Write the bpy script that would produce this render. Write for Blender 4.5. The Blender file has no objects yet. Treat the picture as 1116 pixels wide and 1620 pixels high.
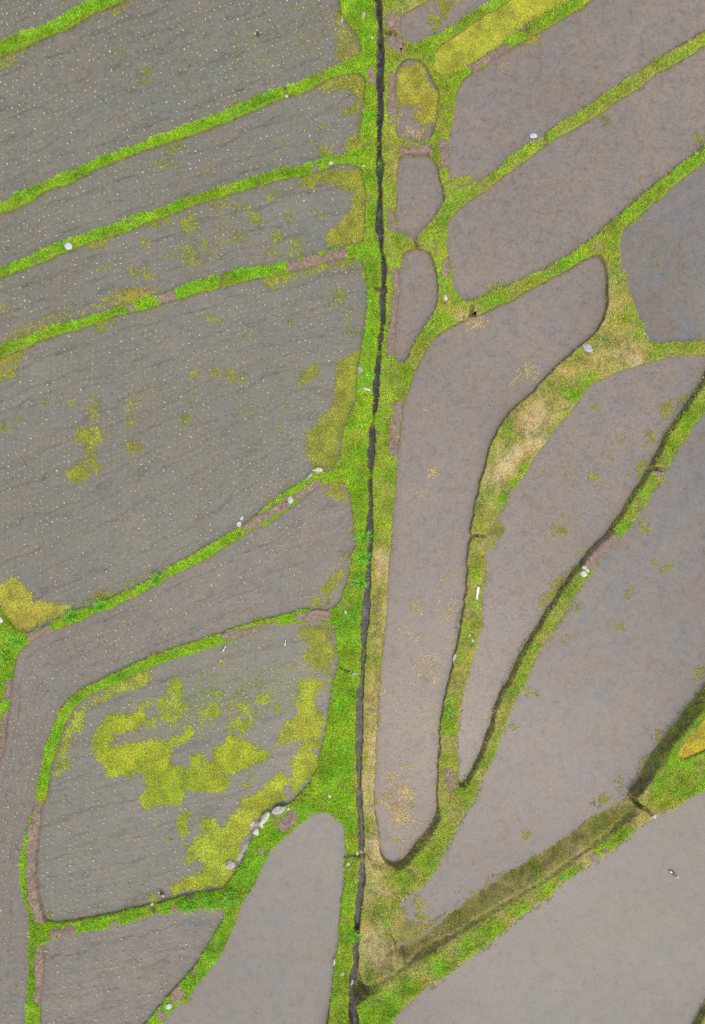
import bpy, math
import numpy as np
rng = np.random.default_rng(7)
R = math.radians
C = bpy.context.scene.collection
S = bpy.context.scene

# ------------------------------------------------------------------ camera, sky, sun, exposure
H = 34.0            # drone height above the lowest paddies
PX = 0.03           # metres of ground per pixel of the 1116 x 1620 photograph
CX, CY = 558.0, 810.0
cd = bpy.data.cameras.new("camera")
cam = bpy.data.objects.new("camera", cd)
C.objects.link(cam)
cam.location = (0, 0, H)
cam.rotation_euler = (0, 0, 0)
cd.sensor_fit = 'VERTICAL'
cd.angle = 2 * math.atan(CY * PX / H)
cd.clip_end = 1000
S.camera = cam
SUN_EL, SUN_AZ = 69.0, 150.0      # azimuth from +Y (top of the photo), clockwise
w = bpy.data.worlds.new("World"); S.world = w; w.use_nodes = True
nt = w.node_tree
bg = nt.nodes['Background']
sky = nt.nodes.new('ShaderNodeTexSky'); sky.sky_type = 'NISHITA'; sky.sun_disc = False
sky.sun_elevation = R(SUN_EL); sky.sun_rotation = R(SUN_AZ)
sky.air_density = 1.0; sky.dust_density = 4.0
nt.links.new(sky.outputs[0], bg.inputs[0]); bg.inputs[1].default_value = 0.15
sl = bpy.data.lights.new("sun", 'SUN'); sl.energy = 1.35; sl.angle = R(110); sl.color = (1.0, 0.95, 0.89)
so = bpy.data.objects.new("sun", sl); C.objects.link(so)
so.rotation_euler = (R(90 - SUN_EL), 0, R(180 - SUN_AZ))
so.location = (-20, 30, 60)
S.view_settings.view_transform = 'Standard'; S.view_settings.look = 'None'
S.view_settings.exposure = 0.57; S.view_settings.gamma = 1.0
S.cycles.use_denoising = False
S.cycles.max_bounces = 6; S.cycles.diffuse_bounces = 4; S.cycles.glossy_bounces = 2
S.cycles.transmission_bounces = 3; S.cycles.transparent_max_bounces = 4

# ------------------------------------------------------------------ helpers
def px2w(p, z=0.0):
    p = np.asarray(p, float)
    k = PX * (H - z) / H
    return np.stack([(p[..., 0] - CX) * k, (CY - p[..., 1]) * k], -1)

def chaikin(P, closed, n=1):
    for _ in range(n):
        Q = np.roll(P, -1, 0) if closed else P[1:]
        A = P if closed else P[:-1]
        N = np.empty((len(A) * 2, 2)); N[0::2] = A * .75 + Q * .25; N[1::2] = A * .25 + Q * .75
        P = N if closed else np.vstack([P[:1], N, P[-1:]])
    return P

def seg_dist(X, Y, A, B):
    dx, dy = B[0] - A[0], B[1] - A[1]
    L = dx * dx + dy * dy + 1e-12
    t = np.clip(((X - A[0]) * dx + (Y - A[1]) * dy) / L, 0, 1)
    return (X - A[0] - t * dx) ** 2 + (Y - A[1] - t * dy) ** 2

def line_dist(X, Y, P):
    d = np.full(X.shape, 1e9)
    if len(P) == 1: return np.hypot(X - P[0][0], Y - P[0][1])
    for A, B in zip(P[:-1], P[1:]): d = np.minimum(d, seg_dist(X, Y, A, B))
    return np.sqrt(d)

def poly_sd(X, Y, P):                  # negative inside
    d = np.full(X.shape, 1e9); ins = np.zeros(X.shape, bool)
    for A, B in zip(P, np.roll(P, -1, 0)):
        d = np.minimum(d, seg_dist(X, Y, A, B))
        if A[1] != B[1]:
            c = ((A[1] > Y) != (B[1] > Y)) & (X < (B[0] - A[0]) * (Y - A[1]) / (B[1] - A[1]) + A[0])
            ins ^= c
    d = np.sqrt(d)
    return np.where(ins, -d, d)

_tab = np.random.default_rng(3).random((256, 256))
def vnoise(X, Y, s, seed=0):
    x = X / s + 37.3 * seed + 1000; y = Y / s + 91.7 * seed + 1000
    i = np.floor(x).astype(int); j = np.floor(y).astype(int)
    fx = x - i; fy = y - j; fx = fx * fx * (3 - 2 * fx); fy = fy * fy * (3 - 2 * fy)
    g = lambda a, b: _tab[a & 255, b & 255]
    return (g(i, j) * (1 - fx) + g(i + 1, j) * fx) * (1 - fy) + (g(i, j + 1) * (1 - fx) + g(i + 1, j + 1) * fx) * fy
def fbm(X, Y, s, seed=0, o=3):
    v = 0; a = .5; t = 0
    for k in range(o):
        v = v + a * vnoise(X, Y, s / 2 ** k, seed + k * 5); t += a; a *= .5
    return v / t
def sstep(x, a, b):
    t = np.clip((x - a) / (b - a), 0, 1); return t * t * (3 - 2 * t)

def make_mesh(name, V, F, col=None, attrs=None, smooth=False, uv=None):
    """V (n,3); F (m,k) one face size, or a list of such arrays."""
    Fs = F if isinstance(F, list) else [F]
    me = bpy.data.meshes.new(name)
    me.vertices.add(len(V)); me.vertices.foreach_set('co', np.ascontiguousarray(V, np.float32).ravel())
    loops = np.concatenate([f.ravel() for f in Fs]).astype(np.int32)
    tot = np.concatenate([np.full(len(f), f.shape[1], np.int32) for f in Fs])
    st = np.concatenate([[0], np.cumsum(tot)[:-1]]).astype(np.int32)
    me.loops.add(len(loops)); me.loops.foreach_set('vertex_index', loops)
    me.polygons.add(len(tot)); me.polygons.foreach_set('loop_start', st)
    me.polygons.foreach_set('loop_total', tot)
    if smooth: me.polygons.foreach_set('use_smooth', np.ones(len(tot), bool))
    me.update(calc_edges=True)
    if col is not None:
        a = me.attributes.new('col', 'FLOAT_COLOR', 'POINT')
        c = np.ones((len(V), 4), np.float32); c[:, :3] = col; a.data.foreach_set('color', c.ravel())
    for k, v in (attrs or {}).items():
        a = me.attributes.new(k, 'FLOAT', 'POINT'); a.data.foreach_set('value', np.ascontiguousarray(v, np.float32))
    if uv is not None:
        u = me.uv_layers.new(name='rows'); u.data.foreach_set('uv', np.ascontiguousarray(uv[loops], np.float32).ravel())
    me.validate()
    return me

def link(name, me, mat, parent=None, loc=None, **props):
    o = bpy.data.objects.new(name, me); C.objects.link(o)
    if mat is not None and not me.materials: me.materials.append(mat)
    if parent is not None: o.parent = parent
    if loc is not None: o.location = loc
    for k, v in props.items(): o[k] = v
    return o

# ------------------------------------------------------------------ materials
def newmat(name):
    m = bpy.data.materials.new(name); m.use_nodes = True
    t = m.node_tree; b = t.nodes['Principled BSDF']
    return m, t, b
def N(t, kind, **kw):
    n = t.nodes.new('ShaderNode' + kind)
    for k, v in kw.items():
        if k in n.inputs: n.inputs[k].default_value = v
        else: setattr(n, k, v)
    return n
def noise(t, vec, scale, detail=4, rough=.55, dist=0):
    n = N(t, 'TexNoise', Scale=scale, Detail=detail, Roughness=rough, Distortion=dist)
    t.links.new(vec, n.inputs['Vector']); return n.outputs['Fac']
def ramp(t, fac, stops):
    r = N(t, 'ValToRGB'); e = r.color_ramp.elements
    while len(e) < len(stops): e.new(.5)
    for el, (p, c) in zip(e, stops):
        el.position = p; el.color = (*c, 1) if len(c) == 3 else c
    t.links.new(fac, r.inputs[0]); return r.outputs[0]
def mix(t, fac, a, b, mode='MIX'):
    n = N(t, 'MixRGB', blend_type=mode)
    for i, v in zip((0, 1, 2), (fac, a, b)):
        if isinstance(v, (int, float)): n.inputs[i].default_value = v
        elif isinstance(v, tuple): n.inputs[i].default_value = (*v, 1)
        else: t.links.new(v, n.inputs[i])
    return n.outputs[0]
def math_(t, op, a, b=0.0):
    n = N(t, 'Math', operation=op)
    for i, v in zip((0, 1), (a, b)):
        if isinstance(v, (int, float)): n.inputs[i].default_value = v
        else: t.links.new(v, n.inputs[i])
    return n.outputs[0]
def pos(t):
    return N(t, 'NewGeometry').outputs['Position']
G1 = lambda v: (v, v, v)

def water_mat(name, pale, brown, grey, furrows=0.0, speck=0.5, blotch=0.5, fineamt=.8):
    """Shallow turbid water: mud under the surface sets the colour, sky reflection is painted in as grey patches; the surface mirrors the sky too."""
    m, t, b = newmat(name); P = pos(t)
    big = noise(t, P, .16, 3, .5); mid = noise(t, P, .75, 5, .62, .3); fine = noise(t, P, 6.0, 5, .75); tiny = noise(t, P, 16, 3, .7)
    c = mix(t, ramp(t, big, [(.36, G1(0)), (.64, G1(1))]), pale, brown)
    c = mix(t, ramp(t, mid, [(.42, G1(0)), (.66, G1(1))]), c, grey)  # grey patches: uneven mud tone plus sky reflection painted into the base colour
    # soft clods and trodden hollows
    c = mix(t, blotch, c, ramp(t, noise(t, P, 2.3, 5, .7, .4), [(.30, G1(.66)), (.48, G1(1)), (.75, G1(1.12))]), 'MULTIPLY')
    c = mix(t, fineamt, c, ramp(t, fine, [(.28, G1(.60)), (.45, G1(1.0)), (.72, G1(1.28))]), 'MULTIPLY')
    c = mix(t, speck, c, ramp(t, tiny, [(.30, G1(.50)), (.42, G1(1.0)), (.62, G1(1.0)), (.74, G1(1.5))]), 'MULTIPLY')
    # footprints: small dark marks
    v = N(t, 'TexVoronoi', Scale=2.1, Randomness=1.0); t.links.new(P, v.inputs['Vector'])
    vo = N(t, 'SeparateColor'); t.links.new(v.outputs['Color'], vo.inputs[0])
    spot = ramp(t, v.outputs['Distance'], [(.05, G1(.55)), (.13, G1(1))])
    c = mix(t, ramp(t, vo.outputs[0], [(.62, G1(0)), (.66, G1(.7))]), c, mix(t, 1.0, c, spot, 'MULTIPLY'))
    bmp_h = mid
    if furrows > 0:
        uv = N(t, 'UVMap', uv_map='rows').outputs[0]
        sv = N(t, 'SeparateXYZ'); t.links.new(uv, sv.inputs[0])
        mp = N(t, 'Mapping'); mp.inputs['Scale'].default_value = (.45, 1.1, 1); t.links.new(uv, mp.inputs[0])
        wob = noise(t, mp.outputs[0], 1.0, 4, .65, .1)
        for pitch, off, wide, dark in ((.97, .0, .028, .68), (1.61, .37, .042, .72)):
            vv = math_(t, 'ADD', math_(t, 'DIVIDE', sv.outputs['Y'], pitch), math_(t, 'ADD', math_(t, 'MULTIPLY', wob, 1.3), off))
            dist = math_(t, 'ABSOLUTE', math_(t, 'SUBTRACT', math_(t, 'FRACT', vv), .5))
            line = ramp(t, dist, [(0, G1(dark)), (wide, G1((1 + dark) / 2)), (wide * 2.2, G1(1))])
            mq = N(t, 'Mapping'); mq.inputs['Scale'].default_value = (.5, 1.0, 1); mq.inputs['Location'].default_value = (off * 40, pitch * 7, 0); t.links.new(uv, mq.inputs[0])
            brk = ramp(t, noise(t, mq.outputs[0], 1.1, 4, .7), [(.43, G1(0)), (.56, G1(1))])
            c = mix(t, math_(t, 'MULTIPLY', N2v(t, brk), furrows), c, mix(t, 1.0, c, line, 'MULTIPLY'))
        mp2 = N(t, 'Mapping'); mp2.inputs['Scale'].default_value = (.6, 3.2, 1); t.links.new(uv, mp2.inputs[0])
        c = mix(t, furrows, c, ramp(t, noise(t, mp2.outputs[0], 1.6, 4, .65, .2), [(.33, G1(.90)), (.48, G1(1)), (.7, G1(1.05))]), 'MULTIPLY')
    t.links.new(c, b.inputs['Base Color'])
    b.inputs['Roughness'].default_value = .24; b.inputs['IOR'].default_value = 1.33
    bp = N(t, 'Bump', Strength=.06, Distance=.05); t.links.new(noise(t, P, 3.2, 3, .6), bp.inputs['Height'])
    t.links.new(bp.outputs[0], b.inputs['Normal'])
    return m
def N2v(t, c):
    n = N(t, 'RGBToBW'); t.links.new(c, n.inputs[0]); return n.outputs[0]

M = {}
M['planted'] = water_mat('planted_paddy_water', (0.147, 0.135, 0.102), (0.132, 0.119, 0.088), (0.124, 0.124, 0.1), furrows=.9, speck=.7, blotch=.45)
M['warm'] = water_mat('warm_planted_water', (0.152, 0.132, 0.104), (0.138, 0.117, 0.09), (0.128, 0.12, 0.1), furrows=.85, speck=.7, blotch=.45)
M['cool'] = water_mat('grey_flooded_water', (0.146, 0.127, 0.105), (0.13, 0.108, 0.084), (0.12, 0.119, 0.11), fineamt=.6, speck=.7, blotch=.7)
M['bare'] = water_mat('flooded_mud_water', (.176, .144, .110), (.154, .125, .097), (.145, .132, .115), speck=1.0, blotch=.65)
M['silty'] = water_mat('silty_water', (0.168, 0.15, 0.12), (0.15, 0.132, 0.104), (0.145, 0.139, 0.122), fineamt=.4, speck=.45, blotch=.45)
m, t, b = newmat('ditch_water'); P = pos(t)
t.links.new(ramp(t, noise(t, P, 2.5, 5, .7), [(.3, (.008, .008, .008)), (.48, (.024, .025, .028)), (.66, (.075, .08, .09))]), b.inputs['Base Color'])  # lighter grey-blue patches are sky reflection painted into the water colour
b.inputs['Roughness'].default_value = .08; b.inputs['IOR'].default_value = 1.33
bp = N(t, 'Bump', Strength=.5, Distance=.05); t.links.new(noise(t, P, 6, 3), bp.inputs['Height']); t.links.new(bp.outputs[0], b.inputs['Normal'])
M['ditch'] = m

# earth bank: turf on the flat, wet dark earth on the steep sides and in the cuts
m, t, b = newmat('turfed_earth'); P = pos(t)
geo = N(t, 'NewGeometry'); sx = N(t, 'SeparateXYZ'); t.links.new(geo.outputs['Normal'], sx.inputs[0])
dry = N(t, 'Attribute', attribute_name='dry').outputs['Fac']; soil = N(t, 'Attribute', attribute_name='soil').outputs['Fac']
turf = ramp(t, math_(t, 'ADD', dry, math_(t, 'MULTIPLY', math_(t, 'SUBTRACT', noise(t, P, 6, 4, .7), .5), .35)),
            [(0, (.150, .300, .010)), (.35, (.220, .270, .025)), (.65, (.34, .29, .08)), (1, (.44, .36, .17))])
earth = ramp(t, noise(t, P, 4.5, 6, .7), [(.28, (.05, .038, .022)), (.42, (.12, .095, .05)), (.53, (.165, .160, .036)), (.64, (.24, .225, .05)), (.8, (.30, .24, .13))])
turf = mix(t, .8, turf, ramp(t, noise(t, P, 18, 4, .7), [(.3, G1(.5)), (.5, G1(1)), (.75, G1(1.4))]), 'MULTIPLY')
steep = ramp(t, math_(t, 'ADD', sx.outputs['Z'], math_(t, 'MULTIPLY', math_(t, 'SUBTRACT', noise(t, P, 5, 4, .7), .5), .35)), [(.42, G1(1)), (.64, G1(0))])
c = mix(t, steep, turf, earth); c = mix(t, soil, c, earth)
t.links.new(c, b.inputs['Base Color']); b.inputs['Roughness'].default_value = .9; b.inputs['Specular IOR Level'].default_value = .25
bp = N(t, 'Bump', Strength=.8, Distance=.06); t.links.new(noise(t, P, 14, 5, .7), bp.inputs['Height']); t.links.new(bp.outputs[0], b.inputs['Normal'])
M['bank'] = m

m, t, b = newmat('dug_mud'); P = pos(t)
c = ramp(t, noise(t, P, 7, 6, .75), [(.25, (.075, .050, .035)), (.42, (.185, .130, .098)), (.60, (.265, .195, .150)), (.78, (.48, .38, .28))])
c = mix(t, .7, c, ramp(t, noise(t, P, 1.3, 3, .6), [(.35, (.78, .80, .82)), (.65, (1.15, 1.05, .98))]), 'MULTIPLY')
t.links.new(c, b.inputs['Base Color']); b.inputs['Roughness'].default_value = .8
bp = N(t, 'Bump', Strength=1.0, Distance=.08); t.links.new(noise(t, P, 10, 5, .75), bp.inputs['Height']); t.links.new(bp.outputs[0], b.inputs['Normal'])
M['mud'] = m

def leaf_mat(name, trans=.35, rough=.55):
    m, t, b = newmat(name)
    a = N(t, 'Attribute', attribute_name='col').outputs['Color']
    t.links.new(a, b.inputs['Base Color']); b.inputs['Roughness'].default_value = rough; b.inputs['Specular IOR Level'].default_value = .3
    if trans:
        tr = N(t, 'BsdfTranslucent'); t.links.new(a, tr.inputs[0])
        ms = N(t, 'MixShader'); ms.inputs[0].default_value = trans; t.links.new(b.outputs[0], ms.inputs[1]); t.links.new(tr.outputs[0], ms.inputs[2])
        t.links.new(ms.outputs[0], t.nodes['Material Output'].inputs[0])
    return m
M['grass'] = leaf_mat('grass_blades', .42); M['seedling'] = leaf_mat('seedling_leaf', .25); M['weed'] = leaf_mat('floating_weed', .15, .6)

def stone_mat(name, a, c_, dark, scale=9):
    m, t, b = newmat(name)
    tc = N(t, 'TexCoord').outputs['Object']
    c = ramp(t, noise(t, tc, scale, 5, .7), [(.28, dark), (.45, a), (.7, c_)])
    t.links.new(c, b.inputs['Base Color']); b.inputs['Roughness'].default_value = .8
    bp = N(t, 'Bump', Strength=.6, Distance=.03); t.links.new(noise(t, tc, scale * 1.5, 5, .7), bp.inputs['Height']); t.links.new(bp.outputs[0], b.inputs['Normal'])
    return m
M['grey'] = stone_mat('grey_stone', (.26, .25, .23), (.42, .41, .38), (.10, .09, .08))
M['pale'] = stone_mat('pale_stone', (.42, .39, .33), (.58, .55, .48), (.20, .17, .13))
M['white'] = stone_mat('white_stone', (.40, .385, .34), (.54, .53, .49), (.22, .19, .15))
M['brown'] = stone_mat('brown_stone', (.30, .23, .15), (.66, .54, .42), (.08, .06, .04), 5)
m, t, b = newmat('white_plastic'); tc = N(t, 'TexCoord').outputs['Object']
t.links.new(ramp(t, noise(t, tc, 14, 4, .7), [(.3, (.26, .29, .36)), (.5, (.46, .50, .55)), (.7, (.68, .70, .72))]), b.inputs['Base Color'])
b.inputs['Roughness'].default_value = .3; M['plastic'] = m
m, t, b = newmat('painted_wood'); tc = N(t, 'TexCoord').outputs['Object']
mp = N(t, 'Mapping'); mp.inputs['Scale'].default_value = (3, 30, 30); t.links.new(tc, mp.inputs[0])
t.links.new(ramp(t, noise(t, mp.outputs[0], 1, 4), [(.3, (.40, .40, .34)), (.6, (.62, .62, .57))]), b.inputs['Base Color']); b.inputs['Roughness'].default_value = .6
M['board'] = m
def plain(name, c, r=.7):
    m, t, b = newmat(name); tc = N(t, 'TexCoord').outputs['Object']
    t.links.new(mix(t, noise(t, tc, 30, 4, .7), tuple(x * .7 for x in c), tuple(min(1, x * 1.25) for x in c)), b.inputs['Base Color'])
    b.inputs['Roughness'].default_value = r; return m
M['fw'] = plain('white_feathers', (.78, .76, .70)); M['fd'] = plain('dark_feathers', (.035, .032, .028)); M['fb'] = plain('brown_feathers', (.13, .085, .05))
M['beak'] = plain('beak_horn', (.55, .30, .08), .4)
m, t, b = newmat('base_mud'); P = pos(t)
t.links.new(ramp(t, noise(t, P, .4, 6, .65), [(.3, (.17, .14, .115)), (.7, (.30, .255, .22))]), b.inputs['Base Color']); b.inputs['Roughness'].default_value = .6
M['ground'] = m

# ------------------------------------------------------------------ the paddies (outlines in photo pixels, water level in metres)
F = {}
def field(k, level, kind, pts, fb=.14, name='paddy_water'): F[k] = dict(w=level, kind=kind, px=np.array(pts, float), fb=fb, name=name)
gA_lo = [(-220,195),(-100,140),(0,95),(23,82),(50,73),(73,63),(97,55),(117,43),(140,30),(167,15),(197,3),(213,0),(300,-35),(500,-120)]
gB_hi = [(575,82),(565,88),(545,100),(512,113),(482,127),(450,138),(415,148),(392,158),(372,167),(347,180),(300,197),(260,213),(213,230),(167,247),(133,262),(110,270),(67,290),(33,302),(20,313),(0,323),(-100,365),(-220,415)]
gB_lo = [(577,117),(545,120),(519,128),(499,140),(472,150),(452,155),(425,167),(399,178),(372,190),(327,208),(287,220),(240,237),(200,250),(160,267),(150,273),(110,292),(77,303),(60,312),(33,330),(0,340),(-100,385),(-220,435)]
gC_hi = [(570,233),(559,238),(535,247),(505,255),(472,265),(449,267),(412,278),(392,283),(372,289),(333,302),(300,312),(267,325),(213,342),(180,355),(140,367),(110,378),(77,392),(33,412),(0,425),(-100,468),(-220,520)]
gC_lo = [(572,262),(539,260),(522,268),(512,270),(485,277),(445,285),(422,292),(405,296),(372,306),(333,318),(287,333),(247,350),(213,363),(187,373),(157,380),(123,393),(100,402),(67,417),(33,430),(0,442),(-100,485),(-220,538)]
gD_hi = [(572,387),(552,390),(525,393),(499,402),(462,412),(422,420),(372,428),(350,433),(320,442),(290,452),(253,467),(217,477),(187,487),(150,497),(117,507),(77,518),(33,535),(0,546),(-100,585),(-220,632)]
gD_lo = [(570,410),(539,412),(515,417),(489,425),(459,432),(422,440),(372,450),(333,460),(300,470),(267,478),(233,490),(200,498),(160,510),(127,520),(90,533),(70,540),(43,552),(20,560),(0,568),(-100,610),(-220,655)]
gE_hi = [(522,745),(512,745),(499,743),(485,757),(462,770),(439,787),(422,800),(385,830),(372,840),(350,850),(317,872),(283,888),(260,903),(217,927),(180,943),(150,958),(117,967),(83,983),(63,993),(43,1000)]
gE_lo = [(539,762),(505,770),(489,782),(462,803),(449,813),(415,835),(385,847),(372,858),(333,880),(300,898),(250,925),(207,947),(167,965),(133,980),(100,993),(73,1003),(50,1017),(33,1027),(25,1040),(20,1080),(18,1100),(15,1123),(13,1157),(8,1190),(0,1220),(-60,1330),(-130,1500),(-200,1700),(-220,1820)]
gF_hi = [(529,963),(519,963),(485,963),(455,970),(422,978),(372,992),(333,1005),(283,1022),(233,1040),(200,1053),(173,1068),(147,1080),(133,1088),(113,1103),(97,1120),(87,1140),(77,1167),(68,1200),(62,1233),(55,1267),(47,1293),(40,1323),(35,1350),(32,1370),(33,1397),(37,1420),(45,1443),(47,1483),(48,1523),(45,1557),(42,1590),(41,1620),(38,1720),(36,1840)]
gF_lo = [(522,982),(472,983),(459,987),(432,992),(405,1000),(372,1011),(340,1022),(300,1037),(260,1048),(217,1067),(190,1079),(163,1090),(143,1100),(123,1115),(110,1133),(100,1157),(92,1183),(83,1213),(77,1240),(75,1263),(68,1280),(65,1310),(62,1337),(60,1350),(59,1370),(60,1403),(67,1430),(72,1453)]
gG_hi = [(80,1458),(110,1457),(150,1450),(187,1440),(233,1430),(267,1420),(300,1412),(350,1408),(363,1393),(372,1379),(385,1357),(395,1330),(409,1310),(415,1287),(429,1283),(439,1277),(459,1270)]
gG_lo = [(70,1493),(80,1485),(113,1478),(147,1472),(180,1465),(213,1457),(243,1448),(277,1442),(313,1437),(353,1435)]
field('L0', .50, 'planted', [(-220,165),(-100,112),(0,70),(20,60),(43,50),(70,43),(90,33),(107,22),(123,12),(157,0),(250,-45),(420,-120),(420,-220),(-220,-220)])
field('L1', .40, 'planted', gA_lo + [(530,-140),(533,-40),(539,7),(541,30),(549,32),(559,47),(569,63)] + gB_hi)
field('L2', .32, 'planted', gB_lo[::-1] + [(578,147),(575,173),(572,200)] + gC_hi)
field('L3', .25, 'planted', gC_lo[::-1] + [(579,300),(578,353),(576,380)] + gD_hi)
field('L4', .18, 'planted', gD_lo[::-1] + [(579,430),(581,457),(580,470),(579,503),(575,540),(572,540),(569,573),(565,607),(563,637),(554,655),(547,677),(539,697),(537,720),(532,737)] + gE_hi + [(27,998),(13,983),(0,960),(-60,860),(-160,720),(-220,672)])
field('L5', .08, 'warm', gE_lo[::-1] + [(545,767),(554,787),(559,817),(562,843),(560,863),(555,893),(549,920),(539,950)] + gF_hi + [(-220,1840)])
field('L6', .0, 'planted', [(529,987),(534,1023),(536,1050),(530,1075),(525,1087),(522,1117),(515,1150),(509,1180),(502,1213),(495,1233),(479,1250),(465,1267)] + gG_hi[::-1] + gF_lo[::-1])
field('L7', .10, 'warm', gG_lo + [(357,1443),(343,1470),(327,1500),(307,1528),(283,1553),(260,1580),(230,1617),(200,1655),(150,1740),(110,1840),(56,1840),(60,1720),(64,1620),(65,1590),(68,1567),(72,1537),(72,1507)])
field('L8', .04, 'silty', [(507,1282),(492,1288),(472,1307),(452,1323),(435,1340),(422,1357),(409,1383),(395,1410),(382,1433),(371,1460),(360,1493),(343,1520),(327,1540),(310,1557),(297,1580),(277,1593),(260,1613),(235,1650),(200,1720),(160,1840),(498,1840),(505,1720),(515,1620),(522,1583),(525,1557),(529,1517),(535,1490),(539,1450),(543,1400),(545,1360),(547,1340),(545,1307),(535,1297),(522,1285)])
field('L9', .06, 'warm', [(-12,1000),(-8,1030),(-6,1060),(-12,1120),(-14,1170),(-30,1240),(-90,1360),(-220,1640),(-220,740),(-120,860)])
field('R0', .12, 'bare', [(635,27),(652,17),(679,0),(760,-45),(860,-100),(1100,-220),(1230,-220),(1160,-206),(900,-70),(777,2),(744,24),(705,47),(672,65),(655,75),(639,67),(632,50)])
field('R1', .10, 'bare', [(692,78),(712,63),(744,41),(774,22),(806,2),(900,-55),(1130,-180),(1200,-190),(980,-50),(907,0),(884,13),(857,23),(831,47),(804,62),(787,75),(764,90),(744,103),(719,115),(702,122),(692,117),(685,110),(687,93)])
field('R2', .08, 'bare', [(939,0),(911,20),(877,38),(847,57),(811,77),(787,93),(764,110),(744,120),(739,123),(727,133),(722,150),(719,177),(712,207),(709,227),(710,260),(712,285),(718,299),(744,293),(777,275),(804,250),(831,230),(857,220),(867,208),(894,190),(924,172),(957,147),(991,127),(1021,107),(1057,83),(1094,63),(1116,50),(1180,15),(1340,-80),(1340,-220),(1260,-210),(1150,-130),(1000,-38)])
field('R3', .05, 'bare', [(1340,-60),(1180,35),(1116,73),(1081,95),(1044,115),(1011,140),(977,163),(944,183),(911,205),(877,223),(861,235),(834,253),(807,273),(777,297),(744,318),(722,337),(709,350),(707,377),(709,403),(714,430),(722,460),(730,475),(744,478),(764,470),(797,457),(837,437),(877,417),(907,398),(931,383),(957,360),(984,337),(1011,313),(1034,293),(1061,273),(1091,250),(1116,230),(1180,185),(1340,70)])
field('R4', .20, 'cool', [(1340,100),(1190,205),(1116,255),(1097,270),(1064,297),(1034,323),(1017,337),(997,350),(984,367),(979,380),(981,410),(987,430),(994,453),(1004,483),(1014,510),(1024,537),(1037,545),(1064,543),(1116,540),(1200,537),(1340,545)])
field('R5', .0, 'bare', [(944,403),(911,420),(871,443),(844,457),(811,475),(784,488),(757,500),(744,505),(725,512),(699,527),(682,541),(665,570),(652,597),(644,623),(639,643),(634,680),(629,720),(627,753),(624,797),(622,817),(620,860),(615,910),(612,960),(609,997),(604,1043),(602,1077),(600,1097),(598,1147),(595,1197),(593,1247),(594,1280),(599,1320),(603,1348),(612,1363),(622,1365),(639,1357),(655,1333),(675,1313),(685,1297),(690,1277),(692,1253),(692,1227),(694,1190),(697,1147),(702,1113),(707,1083),(712,1070),(719,1037),(725,1000),(732,970),(737,927),(740,877),(742,843),(747,810),(757,773),(767,727),(781,690),(792,668),(811,647),(837,627),(861,600),(887,573),(917,547),(931,537),(947,520),(957,497),(961,467),(959,430),(952,410)], fb=.28)
field('R6', .15, 'bare', [(1125,562),(1116,562),(1074,563),(1041,570),(1004,580),(971,590),(944,602),(927,617),(911,640),(891,663),(871,690),(847,723),(824,757),(807,780),(792,810),(781,830),(769,847),(767,867),(766,897),(764,943),(761,990),(754,1023),(747,1047),(742,1067),(734,1090),(729,1120),(724,1163),(722,1213),(725,1237),(732,1238),(744,1218),(761,1180),(774,1140),(784,1107),(796,1080),(801,1077),(821,1033),(847,990),(871,953),(894,920),(917,887),(937,863),(961,837),(977,813),(1004,773),(1027,733),(1044,700),(1064,663),(1084,637),(1104,607),(1114,583),(1128,568)])
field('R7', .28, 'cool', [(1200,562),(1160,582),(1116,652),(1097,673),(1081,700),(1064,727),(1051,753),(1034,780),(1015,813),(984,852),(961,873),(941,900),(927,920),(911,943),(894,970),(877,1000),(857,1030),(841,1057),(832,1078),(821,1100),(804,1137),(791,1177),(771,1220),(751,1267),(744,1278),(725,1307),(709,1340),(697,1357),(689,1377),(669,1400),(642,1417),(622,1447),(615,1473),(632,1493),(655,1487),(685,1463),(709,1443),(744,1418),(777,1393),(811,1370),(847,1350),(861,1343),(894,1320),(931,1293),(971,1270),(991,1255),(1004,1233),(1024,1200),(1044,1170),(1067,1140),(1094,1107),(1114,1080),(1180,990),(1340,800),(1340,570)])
field('R8', .86, 'bare', [(1116,1137),(1097,1160),(1077,1183),(1071,1198),(1084,1200),(1116,1183),(1180,1150),(1180,1090)], fb=.16)
field('R9', .75, 'silty', [(1340,1120),(1180,1212),(1116,1247),(1094,1258),(1064,1280),(1037,1293),(1011,1313),(984,1337),(961,1353),(927,1377),(891,1397),(867,1423),(844,1437),(811,1463),(784,1487),(743,1519),(705,1547),(672,1567),(639,1593),(622,1610),(617,1620),(605,1700),(600,1840),(1000,1840),(1060,1700),(1096,1620),(1104,1603),(1116,1583),(1200,1460),(1340,1290)])
field('P1', .08, 'bare', [(655,95),(639,98),(629,110),(626,120),(627,133),(627,167),(626,200),(627,220),(639,223),(655,227),(672,225),(682,217),(689,197),(694,170),(694,147),(684,130),(675,110),(665,98)], fb=.2)
field('P2', .05, 'bare', [(630,253),(645,247),(665,247),(682,248),(692,263),(697,287),(702,313),(699,327),(682,350),(665,370),(657,382),(639,373),(629,367),(627,337),(628,287),(629,270)], fb=.2)
field('P3', .02, 'bare', [(659,395),(679,397),(685,413),(692,430),(692,470),(689,490),(675,510),(665,530),(655,543),(645,567),(639,575),(630,575),(626,567),(626,540),(628,503),(632,453),(634,413),(642,398)], fb=.22)
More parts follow.
